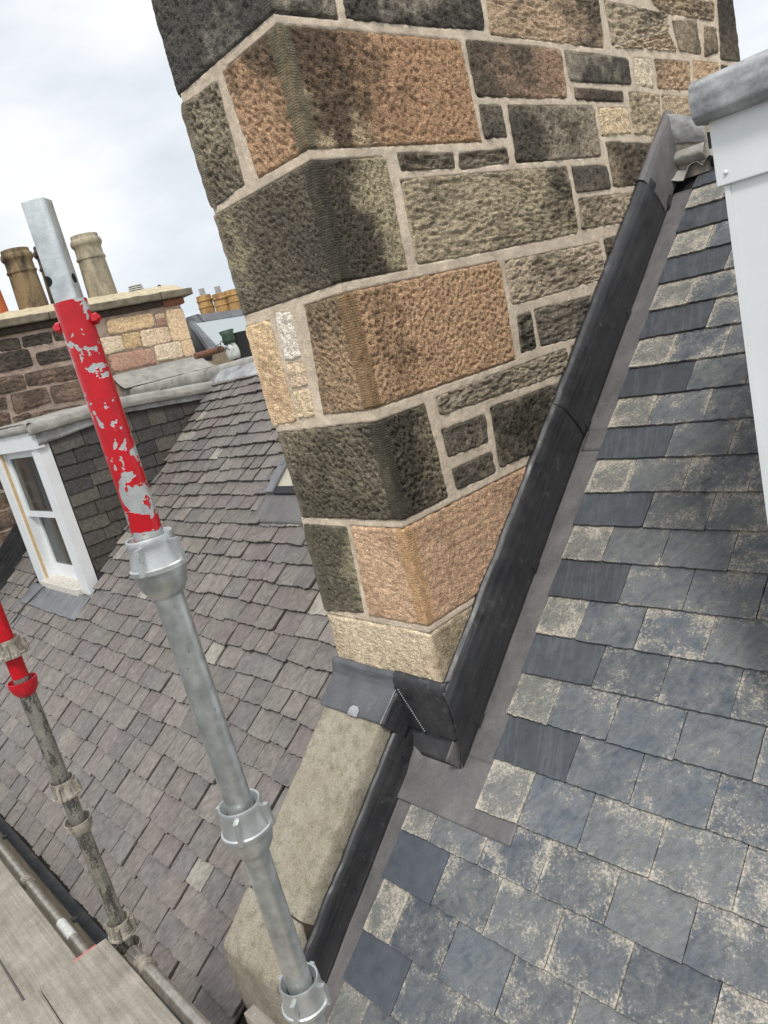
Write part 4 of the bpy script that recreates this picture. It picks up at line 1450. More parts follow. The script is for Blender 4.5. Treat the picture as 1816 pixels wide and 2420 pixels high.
def sash(x0, x1, z0, z1, y, rail_b, rail_t, stile):
    s = MB().box(x0, x0 + stile, y, y + 0.04, z0, z1).box(x1 - stile, x1, y, y + 0.04, z0, z1).box(x0 + stile, x1 - stile, y + 0.001, y + 0.039, z0, z0 + rail_b).box(x0 + stile, x1 - stile, y + 0.001, y + 0.039, z1 - rail_t, z1).build('sash', M_WHITE, dl)
    MB().box(x0 + stile, x1 - stile, y + 0.016, y + 0.020, z0 + rail_b, z1 - rail_t).build('pane', M_GLASS, s)
    return s


sash(-5.285, -4.43, -0.565, 0.03, YD + 0.05, 0.05, 0.055, 0.05)
sash(-5.285, -4.43, -1.17, -0.53, YD + 0.11, 0.125, 0.045, 0.05)
# room behind
MB().box(-5.35, -4.40, YD + 0.24, YD + 0.9, -1.25, 0.05).build('room', M_ROOM, dl)
MB().box(-5.16, -5.08, YD + 0.19, YD + 0.22, -1.1, 0.0).box(-4.62, -4.56, YD + 0.19, YD + 0.22, -1.1, 0.0).build('shutter', M_WHITE, dl)
# cheek
MB().prism([(-4.262, 0.29, -1.16), (-4.262, 0.29, 0.10), (-4.262, 1.86, 0.10), (-4.262, 1.84, 0.12)], (-0.02, 0, 0)).build('cheek_boarding', M_DARK, dl)
MB().prism([(-5.55, 0.29, -1.16), (-5.55, 0.29, 0.10), (-5.55, 1.84, 0.12)], (0.02, 0, 0)).build('cheek_boarding', M_DARK, dl)
rs = random.Random(9)
CPAL = [(74, 72, 69), (84, 81, 76), (68, 67, 66), (92, 88, 82), (78, 74, 69)]


def CHK(y, z, n):
    y, z, n = np.broadcast_arrays(np.asarray(y, float), np.asarray(z, float), np.asarray(n, float))
    return np.stack([-4.245 + n, y, z], -1)


zc = -1.16
row = 0
while zc < 0.05:
    e = 0.112
    y_end = (zc + 0.06 - Z0) / T + 0.10
    y = 0.302 + (0.0 if row % 2 else 0.09)
    first = True
    while y < min(y_end, 1.9):
        w = rs.uniform(0.15, 0.24)
        ya, yb = (0.302 if first else y), y + w
        first = False
        y += w
        z_lo = max(zc, Z0 + T * ya - 0.05)
        ztop = min(zc + e * 1.7, 0.135)
        if ztop - zc < 0.03:
            continue
        base = np.array(lin(rs.choice(CPAL))) * rs.uniform(0.85, 1.15)
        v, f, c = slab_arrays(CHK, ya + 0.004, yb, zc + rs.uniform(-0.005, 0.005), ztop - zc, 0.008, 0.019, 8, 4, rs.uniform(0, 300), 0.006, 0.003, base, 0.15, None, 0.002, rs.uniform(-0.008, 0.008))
        mesh('cheek_slate', v, f[:, ::-1], M_SL, dl, False, c)
    zc += e
    row += 1
# lead roof of the dormer: drip sheet, rolled edge, flat
ys, vz = np.meshgrid(np.linspace(0.215, 1.86, 60), np.linspace(0, 1, 5))
zb = np.interp(ys, [0.2, 1.0, 1.86], [0.056, 0.125, 0.045]) + 0.006 * fbm(ys * 6, 0 * ys, 3.0, 3)
zt_ = np.interp(ys, [0.2, 1.0, 1.86], [0.158, 0.165, 0.100])
free_sheet('drip_sheet', np.stack([-4.212 + 0.006 * fbm(ys * 5, vz, 1.0, 2) - 0.0 * vz, ys, zt_ + (zb - zt_) * vz], -1), M_LEAD_PALE, dl)
ys, ua = np.meshgrid(np.linspace(0.165, 1.90, 70), np.linspace(0, 1, 22))
xx = np.interp(ua, [0, 0.2, 0.4, 0.6, 0.75, 1.0], [-4.22, -4.185, -4.178, -4.19, -4.23, -5.62]) + 0.006 * fbm(ys * 4, ua * 4, 1.7, 3)
zz = np.interp(ua, [0, 0.2, 0.4, 0.6, 0.75, 1.0], [0.150, 0.155, 0.19, 0.232, 0.248, 0.262]) + 0.006 * fbm(ys * 4, ua * 4, 4.7, 3)
zz = zz + np.interp(ys, [0.2, 1.0, 1.9], [0.0, 0.012, -0.055]) * 1.0
free_sheet('lead_roof', np.stack([xx, ys, zz], -1), M_LEAD_OLD, dl)
xs, ua = np.meshgrid(np.linspace(-5.62, -4.18, 50), np.linspace(0, 1, 14))
yy = np.interp(ua, [0, 0.25, 0.5, 0.8, 1.0], [0.20, 0.170, 0.160, 0.168, 0.21]) + 0.004 * fbm(xs * 5, ua * 3, 1.1, 2)
zz = np.interp(ua, [0, 0.25, 0.5, 0.8, 1.0], [0.178, 0.176, 0.205, 0.242, 0.256]) + 0.005 * fbm(xs * 4, ua, 8.1, 2)
free_sheet('front_lead_edge', np.stack([xs, yy, zz], -1), M_LEAD_OLD, dl)
# apron below the window
ux, vs_ = np.meshgrid(np.linspace(0, 1, 40), np.linspace(0, 1, 12))
ss_ = 0.022 + 0.008 * perlin(ux * 12, 0.1, 0.6) + 0.215 * vs_
xx = -5.62 + (-4.165 + 5.62) * ux
free_sheet('window_apron', RW(xx, ss_, 0.036 - 0.016 * vs_ + 0.0025 * fbm(xx * 8, ss_ * 8, 3, 2)), M_LEAD_NEW, dl, flip=True, label='blue grey lead sheet under the window')
MB().tube([(-5.26, 0.165, -1.215), tuple(RW(-5.22, 0.20, 0.05)), tuple(RW(-5.40, 0.02, 0.04)), tuple(RW(-5.51, -0.20, 0.03)), tuple(RW(-5.60, -0.35, 0.03))], 0.006, 6).build('cable', M_BLACKP, dl, True)

# ------------------------------------------------------------------ rooflight on the left roof
rf = thing('rooflight', 'small grey framed rooflight half hidden behind the chimney edge', 'rooflight', tuple(RW(-1.95, 1.2, 0.0)))


def rbox(x0, x1, s0, s1, n0, n1):
    P = [RW(x, s, n) for x in (x0, x1) for s in (s0, s1) for n in (n0, n1)]
    f = [(0, 1, 3, 2), (4, 6, 7, 5), (0, 4, 5, 1), (2, 3, 7, 6), (0, 2, 6, 4), (1, 5, 7, 3)]
    return MB().add(P, f)


rbox(-2.30, -2.21, 1.21, 1.72, 0.0, 0.062).build('side_rail', M_LEAD_NEW, rf)
rbox(-1.52, -1.43, 1.21, 1.72, 0.0, 0.062).build('side_rail', M_LEAD_NEW, rf)
rbox(-2.209, -1.521, 1.205, 1.26, 0.0, 0.050).build('bottom_rail', M_BLACKP, rf)
rbox(-2.209, -1.521, 1.65, 1.71, 0.0, 0.055).build('top_rail', M_LEAD_NEW, rf)
rbox(-2.209, -1.521, 1.262, 1.648, 0.030, 0.042).build('pane', plain('stone_tinted_glass', lin((176, 172, 156)), 0.25, 0, 0.1, 5), rf)
ux, vs_ = np.meshgrid(np.linspace(-2.33, -1.40, 30), np.linspace(0, 1, 10))
ss_ = 0.995 + 0.006 * perlin(ux * 9, 0.1, 0.1) + (1.24 - 0.995) * vs_
free_sheet('lead_apron', RW(ux, ss_, 0.034 - 0.008 * vs_), M_LEAD, rf, flip=True)
MB().lathe([(0.022, 0), (0.022, 0.003), (0.018, 0.004)], RW(-2.262, 1.44, 0.062), N, 18).build('stud', M_LEAD_NEW, rf, True)

# ------------------------------------------------------------------ ridge flat behind the left roof
rg = thing('lead_flat', 'weathered grey lead covered flat roof edge behind the left roof', 'flat roof', (-3.5, 2.0, 0.2))
xs, ua = np.meshgrid(np.linspace(-6.38, -0.64, 150), np.linspace(0, 1, 26))
yy = np.interp(ua, [0, 0.1, 0.2, 0.28, 0.36, 0.5, 1.0], [1.985, 1.965, 1.955, 1.96, 2.0, 2.2, 5.0]) + 0.005 * fbm(xs * 4, ua * 3, 2.1, 2)
zz = np.interp(ua, [0, 0.1, 0.2, 0.28, 0.36, 0.5, 1.0], [0.165, 0.19, 0.25, 0.30, 0.318, 0.30, 0.33]) + 0.008 * fbm(xs * 3, ua * 3, 6.1, 3)
free_sheet('lead_roll', np.stack([xs, yy, zz], -1), M_LEAD_OLD, rg, flip=True)
xs, vs_ = np.meshgrid(np.linspace(-4.20, -0.64, 90), np.linspace(0, 1, 8))
ss_ = 2.385 + 0.012 * fbm(xs * 7, 0 * xs, 5.0, 3) + (2.56 - 2.385) * vs_
free_sheet('ridge_apron', RW(xs, ss_, 0.030 - 0.01 * vs_ + 0.004 * fbm(xs * 9, ss_ * 9, 4, 2)), M_LEAD_PALE, rg, flip=True)

# ------------------------------------------------------------------ neighbouring chimney
nb = thing('stone_chimney', 'low wide rubble chimney stack with clay pots at the far left', 'chimney', (-6.9, 1.7, -1.3))
mortar_wall('mortar_face', lambda a, z, d: np.stack([-6.404 + d, a, z], -1), -0.2, 3.0, -1.6, 1.14, nb, M_MORTAR_OLD, 0.016, 0.006, NB)
MB().box(-7.2, -6.46, -0.2, 2.97, -1.7, 1.14).build('core', M_MORTAR_OLD, nb)
NSP = ([((112, 98, 84), (58, 54, 50), 0.25, 0, 0)] * 5 + [((138, 108, 88), (76, 66, 57), 0.05, 0, 0)] * 10
       + [((212, 176, 112), (184, 146, 90), -0.3, 0, 0), ((198, 170, 130), (170, 140, 104), -0.3, 0, 0), ((172, 122, 98), (146, 100, 82), -0.2, 0, 0), ((216, 182, 126), (190, 154, 102), -0.3, 0, 0),
          ((216, 194, 156), (184, 160, 122), -0.3, 0, 0), ((198, 162, 92), (170, 136, 80), -0.3, 0, 0), ((212, 184, 144), (186, 150, 112), -0.3, 0, 0), ((214, 194, 158), (186, 164, 126), -0.3, 0, 0),
          ((214, 180, 122), (188, 152, 100), -0.3, 0, 0), ((188, 136, 108), (152, 106, 88), -0.1, 0, 0)])
for i, q in enumerate(NB):
    block(q, 'nbr', 'rock' if i < 15 else 'hew', NSP[i], 300 + i * 3.3, nb, 0.012, 0.012, grow=0.009)
# rubble lower down the same wall, seen past the dormer
rs = random.Random(4)
zz_ = 0.20
k = 0
while zz_ > -1.0:
    h = rs.uniform(0.12, 0.2)
    y = -0.15 + rs.uniform(0, 0.2)
    while y < 2.9:
        w = rs.uniform(0.22, 0.5)
        if zz_ - h < Z0 + T * y - 0.1 or y > 2.3:
            break
        if not (zz_ > 0.15 and y > 0.4):
            block([(y, zz_), (y + w - 0.03, zz_ + rs.uniform(-.01, .01)), (y + w - 0.03, zz_ - h + 0.025), (y, zz_ - h + 0.025)], 'nbr', 'rock', ((136, 110, 90), (78, 66, 58), rs.uniform(-0.2, 0.25), 0, 0), 400 + k * 2.7, nb, 0.02, 0.008)
        k += 1
        y += w
    zz_ -= h
# cornice course and cope
MB().box(-7.24, -6.37, 0.30, 1.86, 1.135, 1.205, 0.012).build('cornice', plain('dark_cornice_stone', lin((70, 62, 54)), 0.9, 0, 0.35, 20, 0.2, 0.5), nb)
MB().box(-7.24, -6.37, 1.868, 2.76, 1.135, 1.205, 0.012).build('cornice', bpy.data.materials['dark_cornice_stone'], nb)
MB().box(-7.24, -6.37, 2.768, 3.06, 1.125, 1.205, 0.02).build('cornice', plain('red_cornice_stone', lin((128, 88, 66)), 0.9, 0, 0.3, 20, 0.2, 0.5), nb)
capm = plain('cope_slab', lin((122, 114, 98)), 0.92, 0, 0.35, 12, 0.2, 0.5)
for y0, y1 in ((0.22, 1.42), (1.43, 2.745), (2.755, 3.17)):
    MB().box(-7.30, -6.315, y0, y1, 1.208, 1.288, 0.012).build('cope', capm, nb)
ux, vy = np.meshgrid(np.linspace(-7.28, -6.33, 20), np.linspace(0.24, 3.12, 50))
hh = 1.286 + 0.115 * sstep(0, 0.36, np.minimum(ux + 7.28, -6.33 - ux)) + 0.015 * fbm(ux * 6, vy * 6, 2.3, 3)
v, f = grid_mesh(np.stack([ux, vy, hh], -1))
mesh('flaunching', v, f[:, ::-1], M_CAPSTONE, nb, True)
ys, vz = np.meshgrid(np.linspace(1.90, 3.05, 40), np.linspace(0, 1, 10))
P3 = np.stack([-6.375 + 0.22 * vz ** 2, ys + 0.05 * vz * (ys > 2.9), 0.50 - 0.17 * vz + 0.006 * fbm(ys * 6, vz * 3, 2.0, 2)], -1)
free_sheet('base_lead', P3, M_LEAD_OLD, nb)
MB().prism([(-6.39, -0.1, -1.55), (-6.39, -0.1, -1.13), (-6.39, 1.2, -0.05), (-6.39, 1.2, -0.45)], (0.03, 0, 0)).build('side_flashing', M_LEAD_OIL_SHADE, nb)


def pot(y, z, r, h, m, label, x=-6.80, parent=None):
    p = [(r * 1.06, 0), (r * 1.05, h * 0.15), (r * 0.97, h * 0.62), (r * 0.97, h * 0.64), (r * 1.05, h * 0.655), (r * 1.05, h * 0.68), (r * 0.97, h * 0.70), (r * 0.96, h * 0.82),
         (r * 1.10, h * 0.86), (r * 1.13, h * 0.89), (r * 1.08, h * 0.93), (r * 0.98, h * 0.95), (r * 0.97, h * 1.0), (r * 0.82, h * 1.0), (r * 0.80, h * 0.4)]
    t = thing('chimney_pot', label, 'chimney pot', (x, y, z), 'clay pots on the low rubble stack')
    MB().lathe(p[:9], (x, y, z), (0, 0, 1), 32, False).build('shaft', m, t, True, auto=40)
    MB().lathe(p[8:], (x, y, z), (0, 0, 1), 32, False).build('rim', m, t, True, auto=40)
    return t


pot(1.475, 1.33, 0.150, 0.70, M_POT_DARK, 'sooty brown clay chimney pot left of the red pole')
pot(1.90, 1.33, 0.160, 0.74, M_POT_DARK, 'dark clay chimney pot mostly hidden behind the square steel tube', x=-6.95)
pot(2.285, 1.33, 0.158, 0.77, M_POT_PALE, 'pale buff clay chimney pot right of the square steel tube')
pot(1.02, 1.33, 0.150, 0.60, M_POT_RED, 'orange terracotta chimney pot cut by the left picture edge', x=-6.75)
vt = thing('vent_cowl', 'small white slatted vent cowl on the low stack beside the pale pot', 'vent', (-6.8, 2.71, 1.36))
for k in range(5):
    MB().lathe([(0.098 - 0.004 * k, 0), (0.100 - 0.004 * k, 0.010), (0.09 - 0.004 * k, 0.013)], (-6.8, 2.71, 1.37 + 0.023 * k), (0, 0, 1), 24).build('ring', M_VENT, vt, True, auto=40)
MB().lathe([(0.065, 0), (0.065, 0.115)], (-6.8, 2.71, 1.36), (0, 0, 1), 16).build('inner_tube', M_BLACKP, vt, True, auto=40)
st = MB().lathe([(0.026, 0), (0.026, 0.075), (0.018, 0.09), (0.004, 0.096)], (-6.78, 3.01, 1.34), (0, 0, 1), 14).build('vent_stub', M_BLACKP, None, True, auto=40)
tag(st, 'short dark stub pipe near the far end of the low stack', 'pipe')

# ------------------------------------------------------------------ things on the roofs beyond
fl = thing('glazed_roof_lantern', 'grey lead ridged roof lantern with pale glass beyond the low chimney', 'roof lantern', (-7.0, 3.9, 0.4))


def at(px, py, d):
    """a point of the far background at a measured distance in front of the camera"""
    v = np.array(FWD) + np.array(RIGHT) * (px - 908) / 1766.44 + np.array(DOWN) * (py - 1210) / 1766.44
    return CAM + v * d


def on_plane(px, py, q, n):
    v = at(px, py, 1.0) - CAM
    return CAM + v * (np.dot(n, q - CAM) / np.dot(n, v))


A_ = at(447, 748, 10.0)
dv = np.array([-0.40, 0.915, 0.0])
dv /= np.linalg.norm(dv)
nrm_ = np.array([dv[1], -dv[0], 0.0])
MB().prism([A_ + nrm_ * 0.10 - [0, 0, 0.10], A_ + nrm_ * 0.05, A_ - nrm_ * 0.06, A_ - nrm_ * 0.10 - [0, 0, 0.10]], dv * 4.0).build('ridge_cap', M_LEAD_NEW, fl)
for k, dd in enumerate((0.12, 1.25, 2.4)):
    c = A_ + dv * dd
    MB().prism([c + nrm_ * 0.106 - [0, 0, 0.094], c + nrm_ * 0.056 + [0, 0, 0.012], c - nrm_ * 0.065 + [0, 0, 0.012], c - nrm_ * 0.105 - [0, 0, 0.095]], dv * 0.035).build('ridge_seam', M_LEAD_SADDLE, fl)
gq = A_ + nrm_ * 0.09 - [0, 0, 0.10]
gn = np.cross(dv, nrm_ * 0.62 - np.array([0, 0, 0.60]))
gn /= np.linalg.norm(gn)
gn = gn if gn[2] > 0 else -gn
MB().prism([on_plane(x, y, gq, gn) for x, y in ((455, 760), (600, 734), (600, 812), (502, 824))], -gn * 0.03).build('glass_slope', M_SKYGLASS, fl)
MB().prism([on_plane(x, y, gq + gn * 0.02, gn) for x, y in ((449, 757), (460, 760), (516, 820), (497, 827))], -gn * 0.05).build('hip_lead', M_LEAD_NEW, fl)
en = np.array([0.45, -0.72, 0.52])
en /= np.linalg.norm(en)
MB().prism([on_plane(x, y, gq, en) for x, y in ((436, 752), (451, 758), (500, 828), (500, 850), (436, 850))], -en * 0.03).build('hip_end', M_LEAD_MID, fl)

FSTK = thing('distant_stack', 'far chimney head with banded clay pots seen past the chimney edge', 'chimney', tuple(at(505, 745, 15.0)))
c0_ = at(505, 745, 15.0)
MB().box(c0_[0] - 0.7, c0_[0] + 0.9, c0_[1] - 0.3, c0_[1] + 1.3, -6, c0_[2] - 0.06, 0.02).build('stack', M_RENDER, FSTK)
for k, (px, py, lab) in enumerate(((491, 735, 'leftmost of the three small far banded clay pots'), (528, 730, 'middle one of the three small far banded clay pots'), (556, 722, 'rightmost of the three small far clay pots, half behind the chimney'))):
    b_ = at(px, py, 14.7)
    t = thing('chimney_pot', lab, 'chimney pot', tuple(b_), 'far banded clay pots')
    r, h = 0.145, 0.30
    MB().lathe([(r, -0.1), (r, h * 0.2), (r * 1.08, h * 0.22), (r * 1.08, h * 0.28), (r, h * 0.3), (r * 0.98, h * 0.6), (r * 1.1, h * 0.64), (r * 1.1, h * 0.72), (r, h * 0.75), (r * 0.98, h), (r * 0.7, h)], tuple(b_), (0, 0, 1), 24, False).build('shaft', M_POT_FAR, t, True, auto=40)
    if k < 2:
        for j in range(6):
            MB().lathe([(0.062, 0), (0.064, 0.012), (0.058, 0.014)], (b_[0], b_[1], b_[2] + h + 0.004 + j * 0.024), (0, 0, 1), 14).build('vent_ring', M_VENT, t)
        MB().lathe([(0.045, 0), (0.045, 0.14)], (b_[0], b_[1], b_[2] + h), (0, 0, 1), 12).build('vent_core', M_BLACKP, t)

# rubbish on the flat
p0, p1 = at(462, 842, 6.9), at(526, 824, 7.1)
o = MB().lathe([(0.030, 0), (0.030, np.linalg.norm(p1 - p0))], tuple(p0), tuple(p1 - p0), 14).build('rusty_pipe', M_RUST, None, True, auto=40)
tag(o, 'short rusty pipe lying on the lead flat beyond the left roof', 'pipe')
b0, b1 = at(556, 848, 7.2), at(546, 790, 7.2)
bm_ = MB()
rings = []
for k, t_ in enumerate(np.linspace(0, 1, 8)):
    rings.append((0.055 + 0.016 * math.sin(t_ * 5) - 0.01 * t_, t_ * 0.23))
bm_.lathe(rings, tuple(b0), (-0.06, 0, 1), 18)
sk = thing('rubble_sack', 'crumpled white and green sack standing on the lead flat', 'sack', tuple(b0))
bm_.build('sack_body', M_BAGW, sk, True)
MB().lathe([(0.060, 0.15), (0.066, 0.19), (0.058, 0.23), (0.075, 0.275), (0.03, 0.25)], tuple(b0), (-0.06, 0, 1), 14).build('sack_neck', M_GREEN, sk, True)
b2 = at(574, 842, 7.35)
o = MB().lathe([(0.10, -0.05), (0.115, 0.22), (0.118, 0.225), (0.105, 0.23)], tuple(b2), (-0.03, 0, 1), 22).build('bucket', M_BLACKP, None, True, auto=40)
tag(o, 'dark bucket beside the sack behind the chimney edge', 'bucket')
cb = MB()
for k in range(5):
    a, c = at(505 + 7 * k, 838 - 2 * k, 7.0), at(520 + 8 * k, 812 + (k * 13) % 24, 7.1)
    cb.tube([tuple(a), tuple((a + c) / 2 + np.array([0, 0, 0.03 + 0.02 * (k % 3)])), tuple(c)], 0.004, 5)
tag(cb.build('loose_cables', M_BLACKP, None, True), 'tangle of thin dark cables around the rusty pipe', 'cables')

# ------------------------------------------------------------------ gutter at the eaves of the left roof
gt = thing('eaves_gutter', 'black half round gutter with grit along the left eaves', 'gutter', (-3.5, -1.08, -2.3))
an = np.linspace(math.pi, 2 * math.pi, 14)
xs, aa = np.meshgrid(np.linspace(-6.6, -0.66, 40), an)
free_sheet('trough', np.stack([xs, -1.062 + 0.064 * np.cos(aa), -2.205 + 0.064 * np.sin(aa)], -1), M_GUTTER, gt, 0.004)
xs, vy = np.meshgrid(np.linspace(-6.6, -0.66, 120), np.linspace(0, 1, 8))
free_sheet('grit', np.stack([xs, -1.008 - 0.045 * vy, -2.235 - 0.030 * vy + 0.008 * fbm(xs * 20, vy * 5, 3.0, 3)], -1), M_GRIT, gt, 0.003)
for x in (-4.6, -3.2, -1.95, -0.9):
    MB().box(x - 0.018, x + 0.018, -1.142, -1.112, -2.214, -2.198, 0.003).build('bracket', M_GUTTER, gt)

# ------------------------------------------------------------------ scaffold
def cup_top(z, x, y, parent, m, r=0.024, rot=0.0):
    """top cup: flared collar with locking lugs"""
    b = MB().lathe([(r + 0.002, 0.040), (r + 0.0085, 0.050), (r + 0.0105, 0.055), (r + 0.0135, 0.056), (r + 0.0150, 0.052), (r + 0.0140, 0.044), (r + 0.0150, 0.030), (r + 0.0185, 0.014), (r + 0.0195, 0.009), (r + 0.0225, 0.007), (r + 0.0225, 0.0), (r + 0.001, 0.0)], (x, y, z), (0, 0, 1), 36, False)
    o = b.build('top_cup', m, parent, True, auto=35)
    for k in range(4):
        a = rot + k * math.pi / 2 * 0.93
        ca, sa = math.cos(a), math.sin(a)
        rad = r + 0.0190
        e1, e2 = Vector((ca, sa, 0)), Vector((-sa, ca, 0))
        c = Vector((x, y, z))
        q = [c + e1 * (rad - 0.006) - e2 * 0.005, c + e1 * (rad + 0.010) - e2 * 0.0045, c + e1 * (rad + 0.010) + e2 * 0.0045, c + e1 * (rad - 0.006) + e2 * 0.005]
        MB().prism([p + Vector((0, 0, 0.003)) for p in q], Vector((0, 0, 0.042)) - e1 * 0.003).build('lug', m, o)
    return o


def cup_bottom(z, x, y, parent, m, r=0.024):
    return MB().lathe([(r, -0.050), (r + 0.006, -0.044), (r + 0.0135, -0.032), (r + 0.018, -0.014), (r + 0.019, 0.0), (r + 0.0165, 0.0005), (r + 0.014, -0.012), (r + 0.001, -0.03)], (x, y, z), (0, 0, 1), 36, False).build('bottom_cup', m, parent, True, auto=35)


P1 = (0.810, -1.230)
p1 = thing('scaffold_pole', 'galvanised scaffold standard with chipped red upper end in front of the coping', 'scaffold pole', (*P1, -12.0))
MB().lathe([(0.0242, 0.0), (0.0242, 0.412)], (*P1, 0.02), (0, 0, 1), 40).build('red_end', M_POLE_RED, p1, True, auto=40, label='upper end with chipped red paint')
MB().lathe([(0.0242, 0), (0.0242, 12.015)], (*P1, -12.0), (0, 0, 1), 40).build('tube', M_GALV, p1, True, auto=40)
bm_ = MB()
c45 = math.radians(47)


def spigot(zl, zh, h2):
    e1, e2 = Vector((math.cos(c45), math.sin(c45), 0)), Vector((-math.sin(c45), math.cos(c45), 0))
    c = Vector((*P1, 0))
    o_, i_ = [], []
    for sx, sy in ((-1, -1), (1, -1), (1, 1), (-1, 1)):
        for t in range(5):
            a0 = math.atan2(sy, sx) - math.pi / 4 + t / 4 * math.pi / 2
            rc = 0.0045
            o_.append(c + e1 * (sx * (h2 - rc) + rc * math.cos(a0)) + e2 * (sy * (h2 - rc) + rc * math.sin(a0)))
            i_.append(c + e1 * (sx * (h2 - rc) + 0.6 * rc * math.cos(a0)) * 0.88 + e2 * (sy * (h2 - rc) + 0.6 * rc * math.sin(a0)) * 0.88)
            i_[-1] = c + (o_[-1] - c) * 0.84
    n = len(o_)
    v = [p + Vector((0, 0, z)) for z in (zl, zh) for p in o_] + [p + Vector((0, 0, z)) for z in (zh, zl) for p in i_]
    f = []
    for r in range(3):
        for k in range(n):
            f.append((r * n + k, r * n + (k + 1) % n, (r + 1) * n + (k + 1) % n, (r + 1) * n + k))
    return MB().add(v, f).build('spigot', M_SPIGOT, p1, True, auto=30, label='square galvanised tube rising from the red end')


sp_o = spigot(0.40, 0.574, 0.0172)
MB().lathe([(0.0242, 0), (0.0175, 0.001)], (*P1, 0.4321), (0, 0, 1), 40).build('end_ring', M_REDPAINT, p1)
e1, e2 = Vector((math.cos(c45), math.sin(c45), 0)), Vector((-math.sin(c45), math.cos(c45), 0))
# pin holes in the spigot: one on the narrow side, one broken out at the edge of the wide side
MB().lathe([(0.0070, -0.003), (0.0070, 0.0006)], tuple(Vector((*P1, 0.462)) + e1 * 0.0172), tuple(e1), 16).build('pin_hole', M_DARK, sp_o)
hc = Vector((*P1, 0.464)) - e2 * 0.0176 - e1 * 0.0172
MB().prism([hc + e1 * (0.0085 * math.sin(t / 10 * math.pi)) + Vector((0, 0, 0.008 * math.cos(t / 10 * math.pi))) for t in range(11)], e2 * 0.0008).build('pin_hole', M_DARK, sp_o)
view = Vector((RIGHT[0], RIGHT[1], 0)).normalized()
bo = MB().lathe([(0.0045, -0.036), (0.0045, 0.036)], (*P1, 0.400), tuple(view), 10).build('bolt', M_REDPAINT, p1)
for sgn in (-1, 1):
    c = Vector((*P1, 0.400)) + view * (sgn * 0.0245)
    MB().lathe([(0.0085, 0), (0.0085, 0.0075), (0.0065, 0.009)], tuple(c), tuple(view * sgn), 6).build('bolt_head', M_REDPAINT, bo)
cup_top(0.006, *P1, p1, M_CUP, rot=-0.95)
cup_bottom(0.008, *P1, p1, M_GALV)
cup_top(-0.495, *P1, p1, M_CUP, rot=-0.75)
cup_bottom(-0.493, *P1, p1, M_GALV)
cup_top(-0.885, *P1, p1, M_CUP, rot=-0.95)
cup_bottom(-0.99, *P1, p1, M_GALV)

P2 = (-0.470, -1.229)
p2 = thing('scaffold_pole', 'cement splashed scaffold standard with red upper part at the left edge', 'scaffold pole', (*P2, -12.0))
MB().lathe([(0.0242, 0), (0.0242, 12.43)], (*P2, -12.0), (0, 0, 1), 32).build('tube', M_POLE_DIRTY, p2, True, auto=40)
c_ = cup_top(-0.378, *P2, p2, M_CUP_DIRTY, rot=-0.4)
rb = cup_bottom(-0.460, *P2, p2, M_REDPAINT)
cup_top(-0.868, *P2, p2, M_CUP_DIRTY, rot=-0.7)
cup_bottom(-0.962, *P2, p2, M_CUP_DIRTY)
cup_top(-1.410, *P2, p2, M_CUP_DIRTY, rot=-0.5)
cup_bottom(-1.462, *P2, p2, M_CUP_DIRTY)

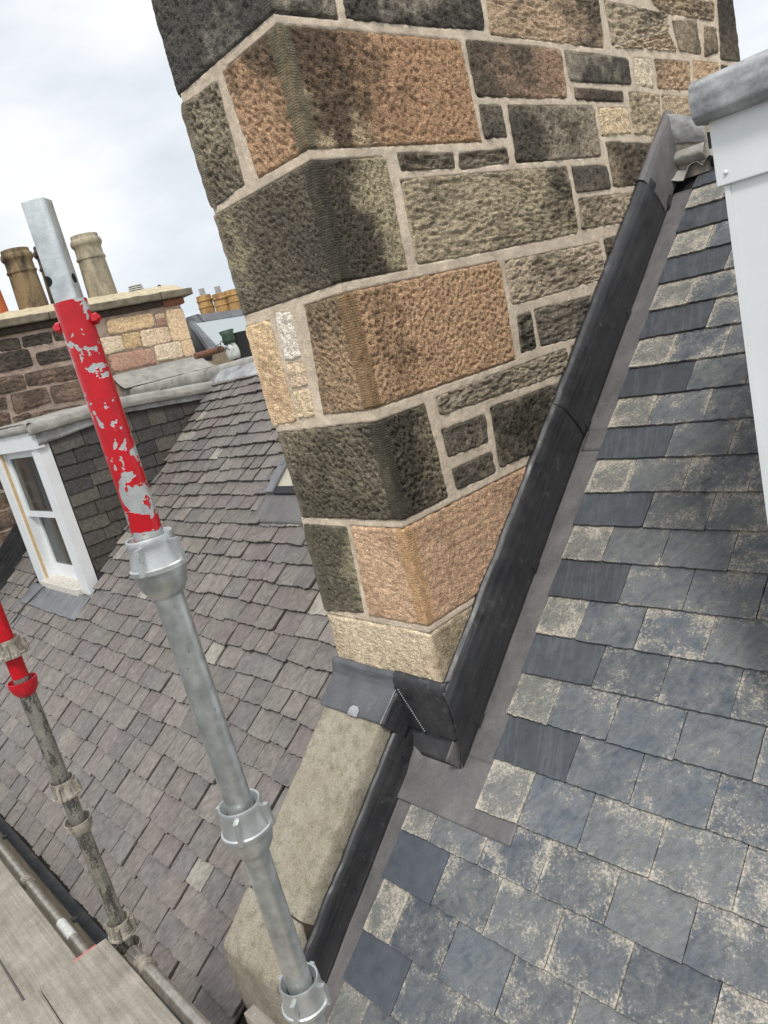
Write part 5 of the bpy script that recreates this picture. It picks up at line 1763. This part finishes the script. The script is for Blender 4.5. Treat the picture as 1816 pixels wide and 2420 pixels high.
lr = thing('scaffold_ledger', 'grimy horizontal scaffold tube with a rusty sleeve at the bottom edge', 'scaffold tube', (0.2, -1.229, -1.476))
MB().lathe([(0.0242, 0), (0.0242, 2.6)], (-0.44, -1.229, -1.476), (1, 0, 0), 32).build('tube', M_LEDGER, lr, True, auto=40)
MB().lathe([(0.0245, 0), (0.031, 0.002), (0.0315, 0.058), (0.0245, 0.060)], (-0.375, -1.229, -1.476), (1, 0, 0), 32).build('sleeve', M_CUP_DIRTY, lr, True, auto=40)
ll = thing('scaffold_ledger', 'lower horizontal scaffold tube with white tape beside the gutter', 'scaffold tube', (-2.5, -1.229, -1.985))
MB().lathe([(0.0242, 0), (0.0242, 4.4)], (-4.8, -1.229, -1.985), (1, 0, 0), 32).build('tube', M_LEDGER, ll, True, auto=40)
MB().lathe([(0.0245, 0), (0.032, 0.002), (0.0325, 0.058), (0.0245, 0.06)], (-2.18, -1.229, -1.985), (1, 0, 0), 32).build('sleeve', M_CUP_DIRTY, ll, True, auto=40)
MB().lathe([(0.0246, 0), (0.0248, 0.16)], (-1.64, -1.229, -1.985), (1, 0, 0), 32).build('tape', M_TAPE, ll, True, auto=40)

LBL = {'u': ['upper scaffold board nearest the roof, with pink end mark', 'upper scaffold board second from the roof', 'upper scaffold board third from the roof', 'upper scaffold board outermost from the roof'],
       'l': ['lower scaffold board nearest the gutter', 'lower scaffold board second from the gutter', 'lower scaffold board third from the gutter', 'lower scaffold board outermost from the gutter']}
for k in range(4):
    y1 = -1.272 - 0.231 * k
    bo = thing('scaffold_board', LBL['u'][k], 'scaffold board', (0.8, y1 - 0.11, -1.46), 'scaffold boards')
    x0 = -0.520 + (0.010 if k == 1 else -0.004 * k)
    MB().box(x0, 2.6, y1 - 0.225, y1, -1.458, -1.42, 0.004).build('plank', M_BOARD, bo)
    if k == 0:
        MB().box(x0 - 0.0015, x0 + 0.004, y1 - 0.115, y1 - 0.035, -1.4565, -1.4190, 0.0005).build('end_mark', M_PINK, bo)
    y1 = -1.275 - 0.233 * k
    bo = thing('scaffold_board', LBL['l'][k], 'scaffold board', (-2.5, y1 - 0.11, -1.96), 'scaffold boards')
    MB().box(-5.2, -0.30, y1 - 0.225, y1, -1.958, -1.92, 0.004).build('plank', M_BOARD, bo)
wb = thing('timber_batten', 'short timber batten end beside the pole at the bottom edge', 'timber', (0.4, -1.16, -1.32))
MB().box(0.29, 1.1, -1.185, -1.150, -1.33, -1.295, 0.003).build('batten', M_BOARD, wb)
MB().lathe([(0.004, 0), (0.003, 0.0015)], (0.32, -1.168, -1.295), (0, 0, 1), 10).build('nail', M_GALV, wb)
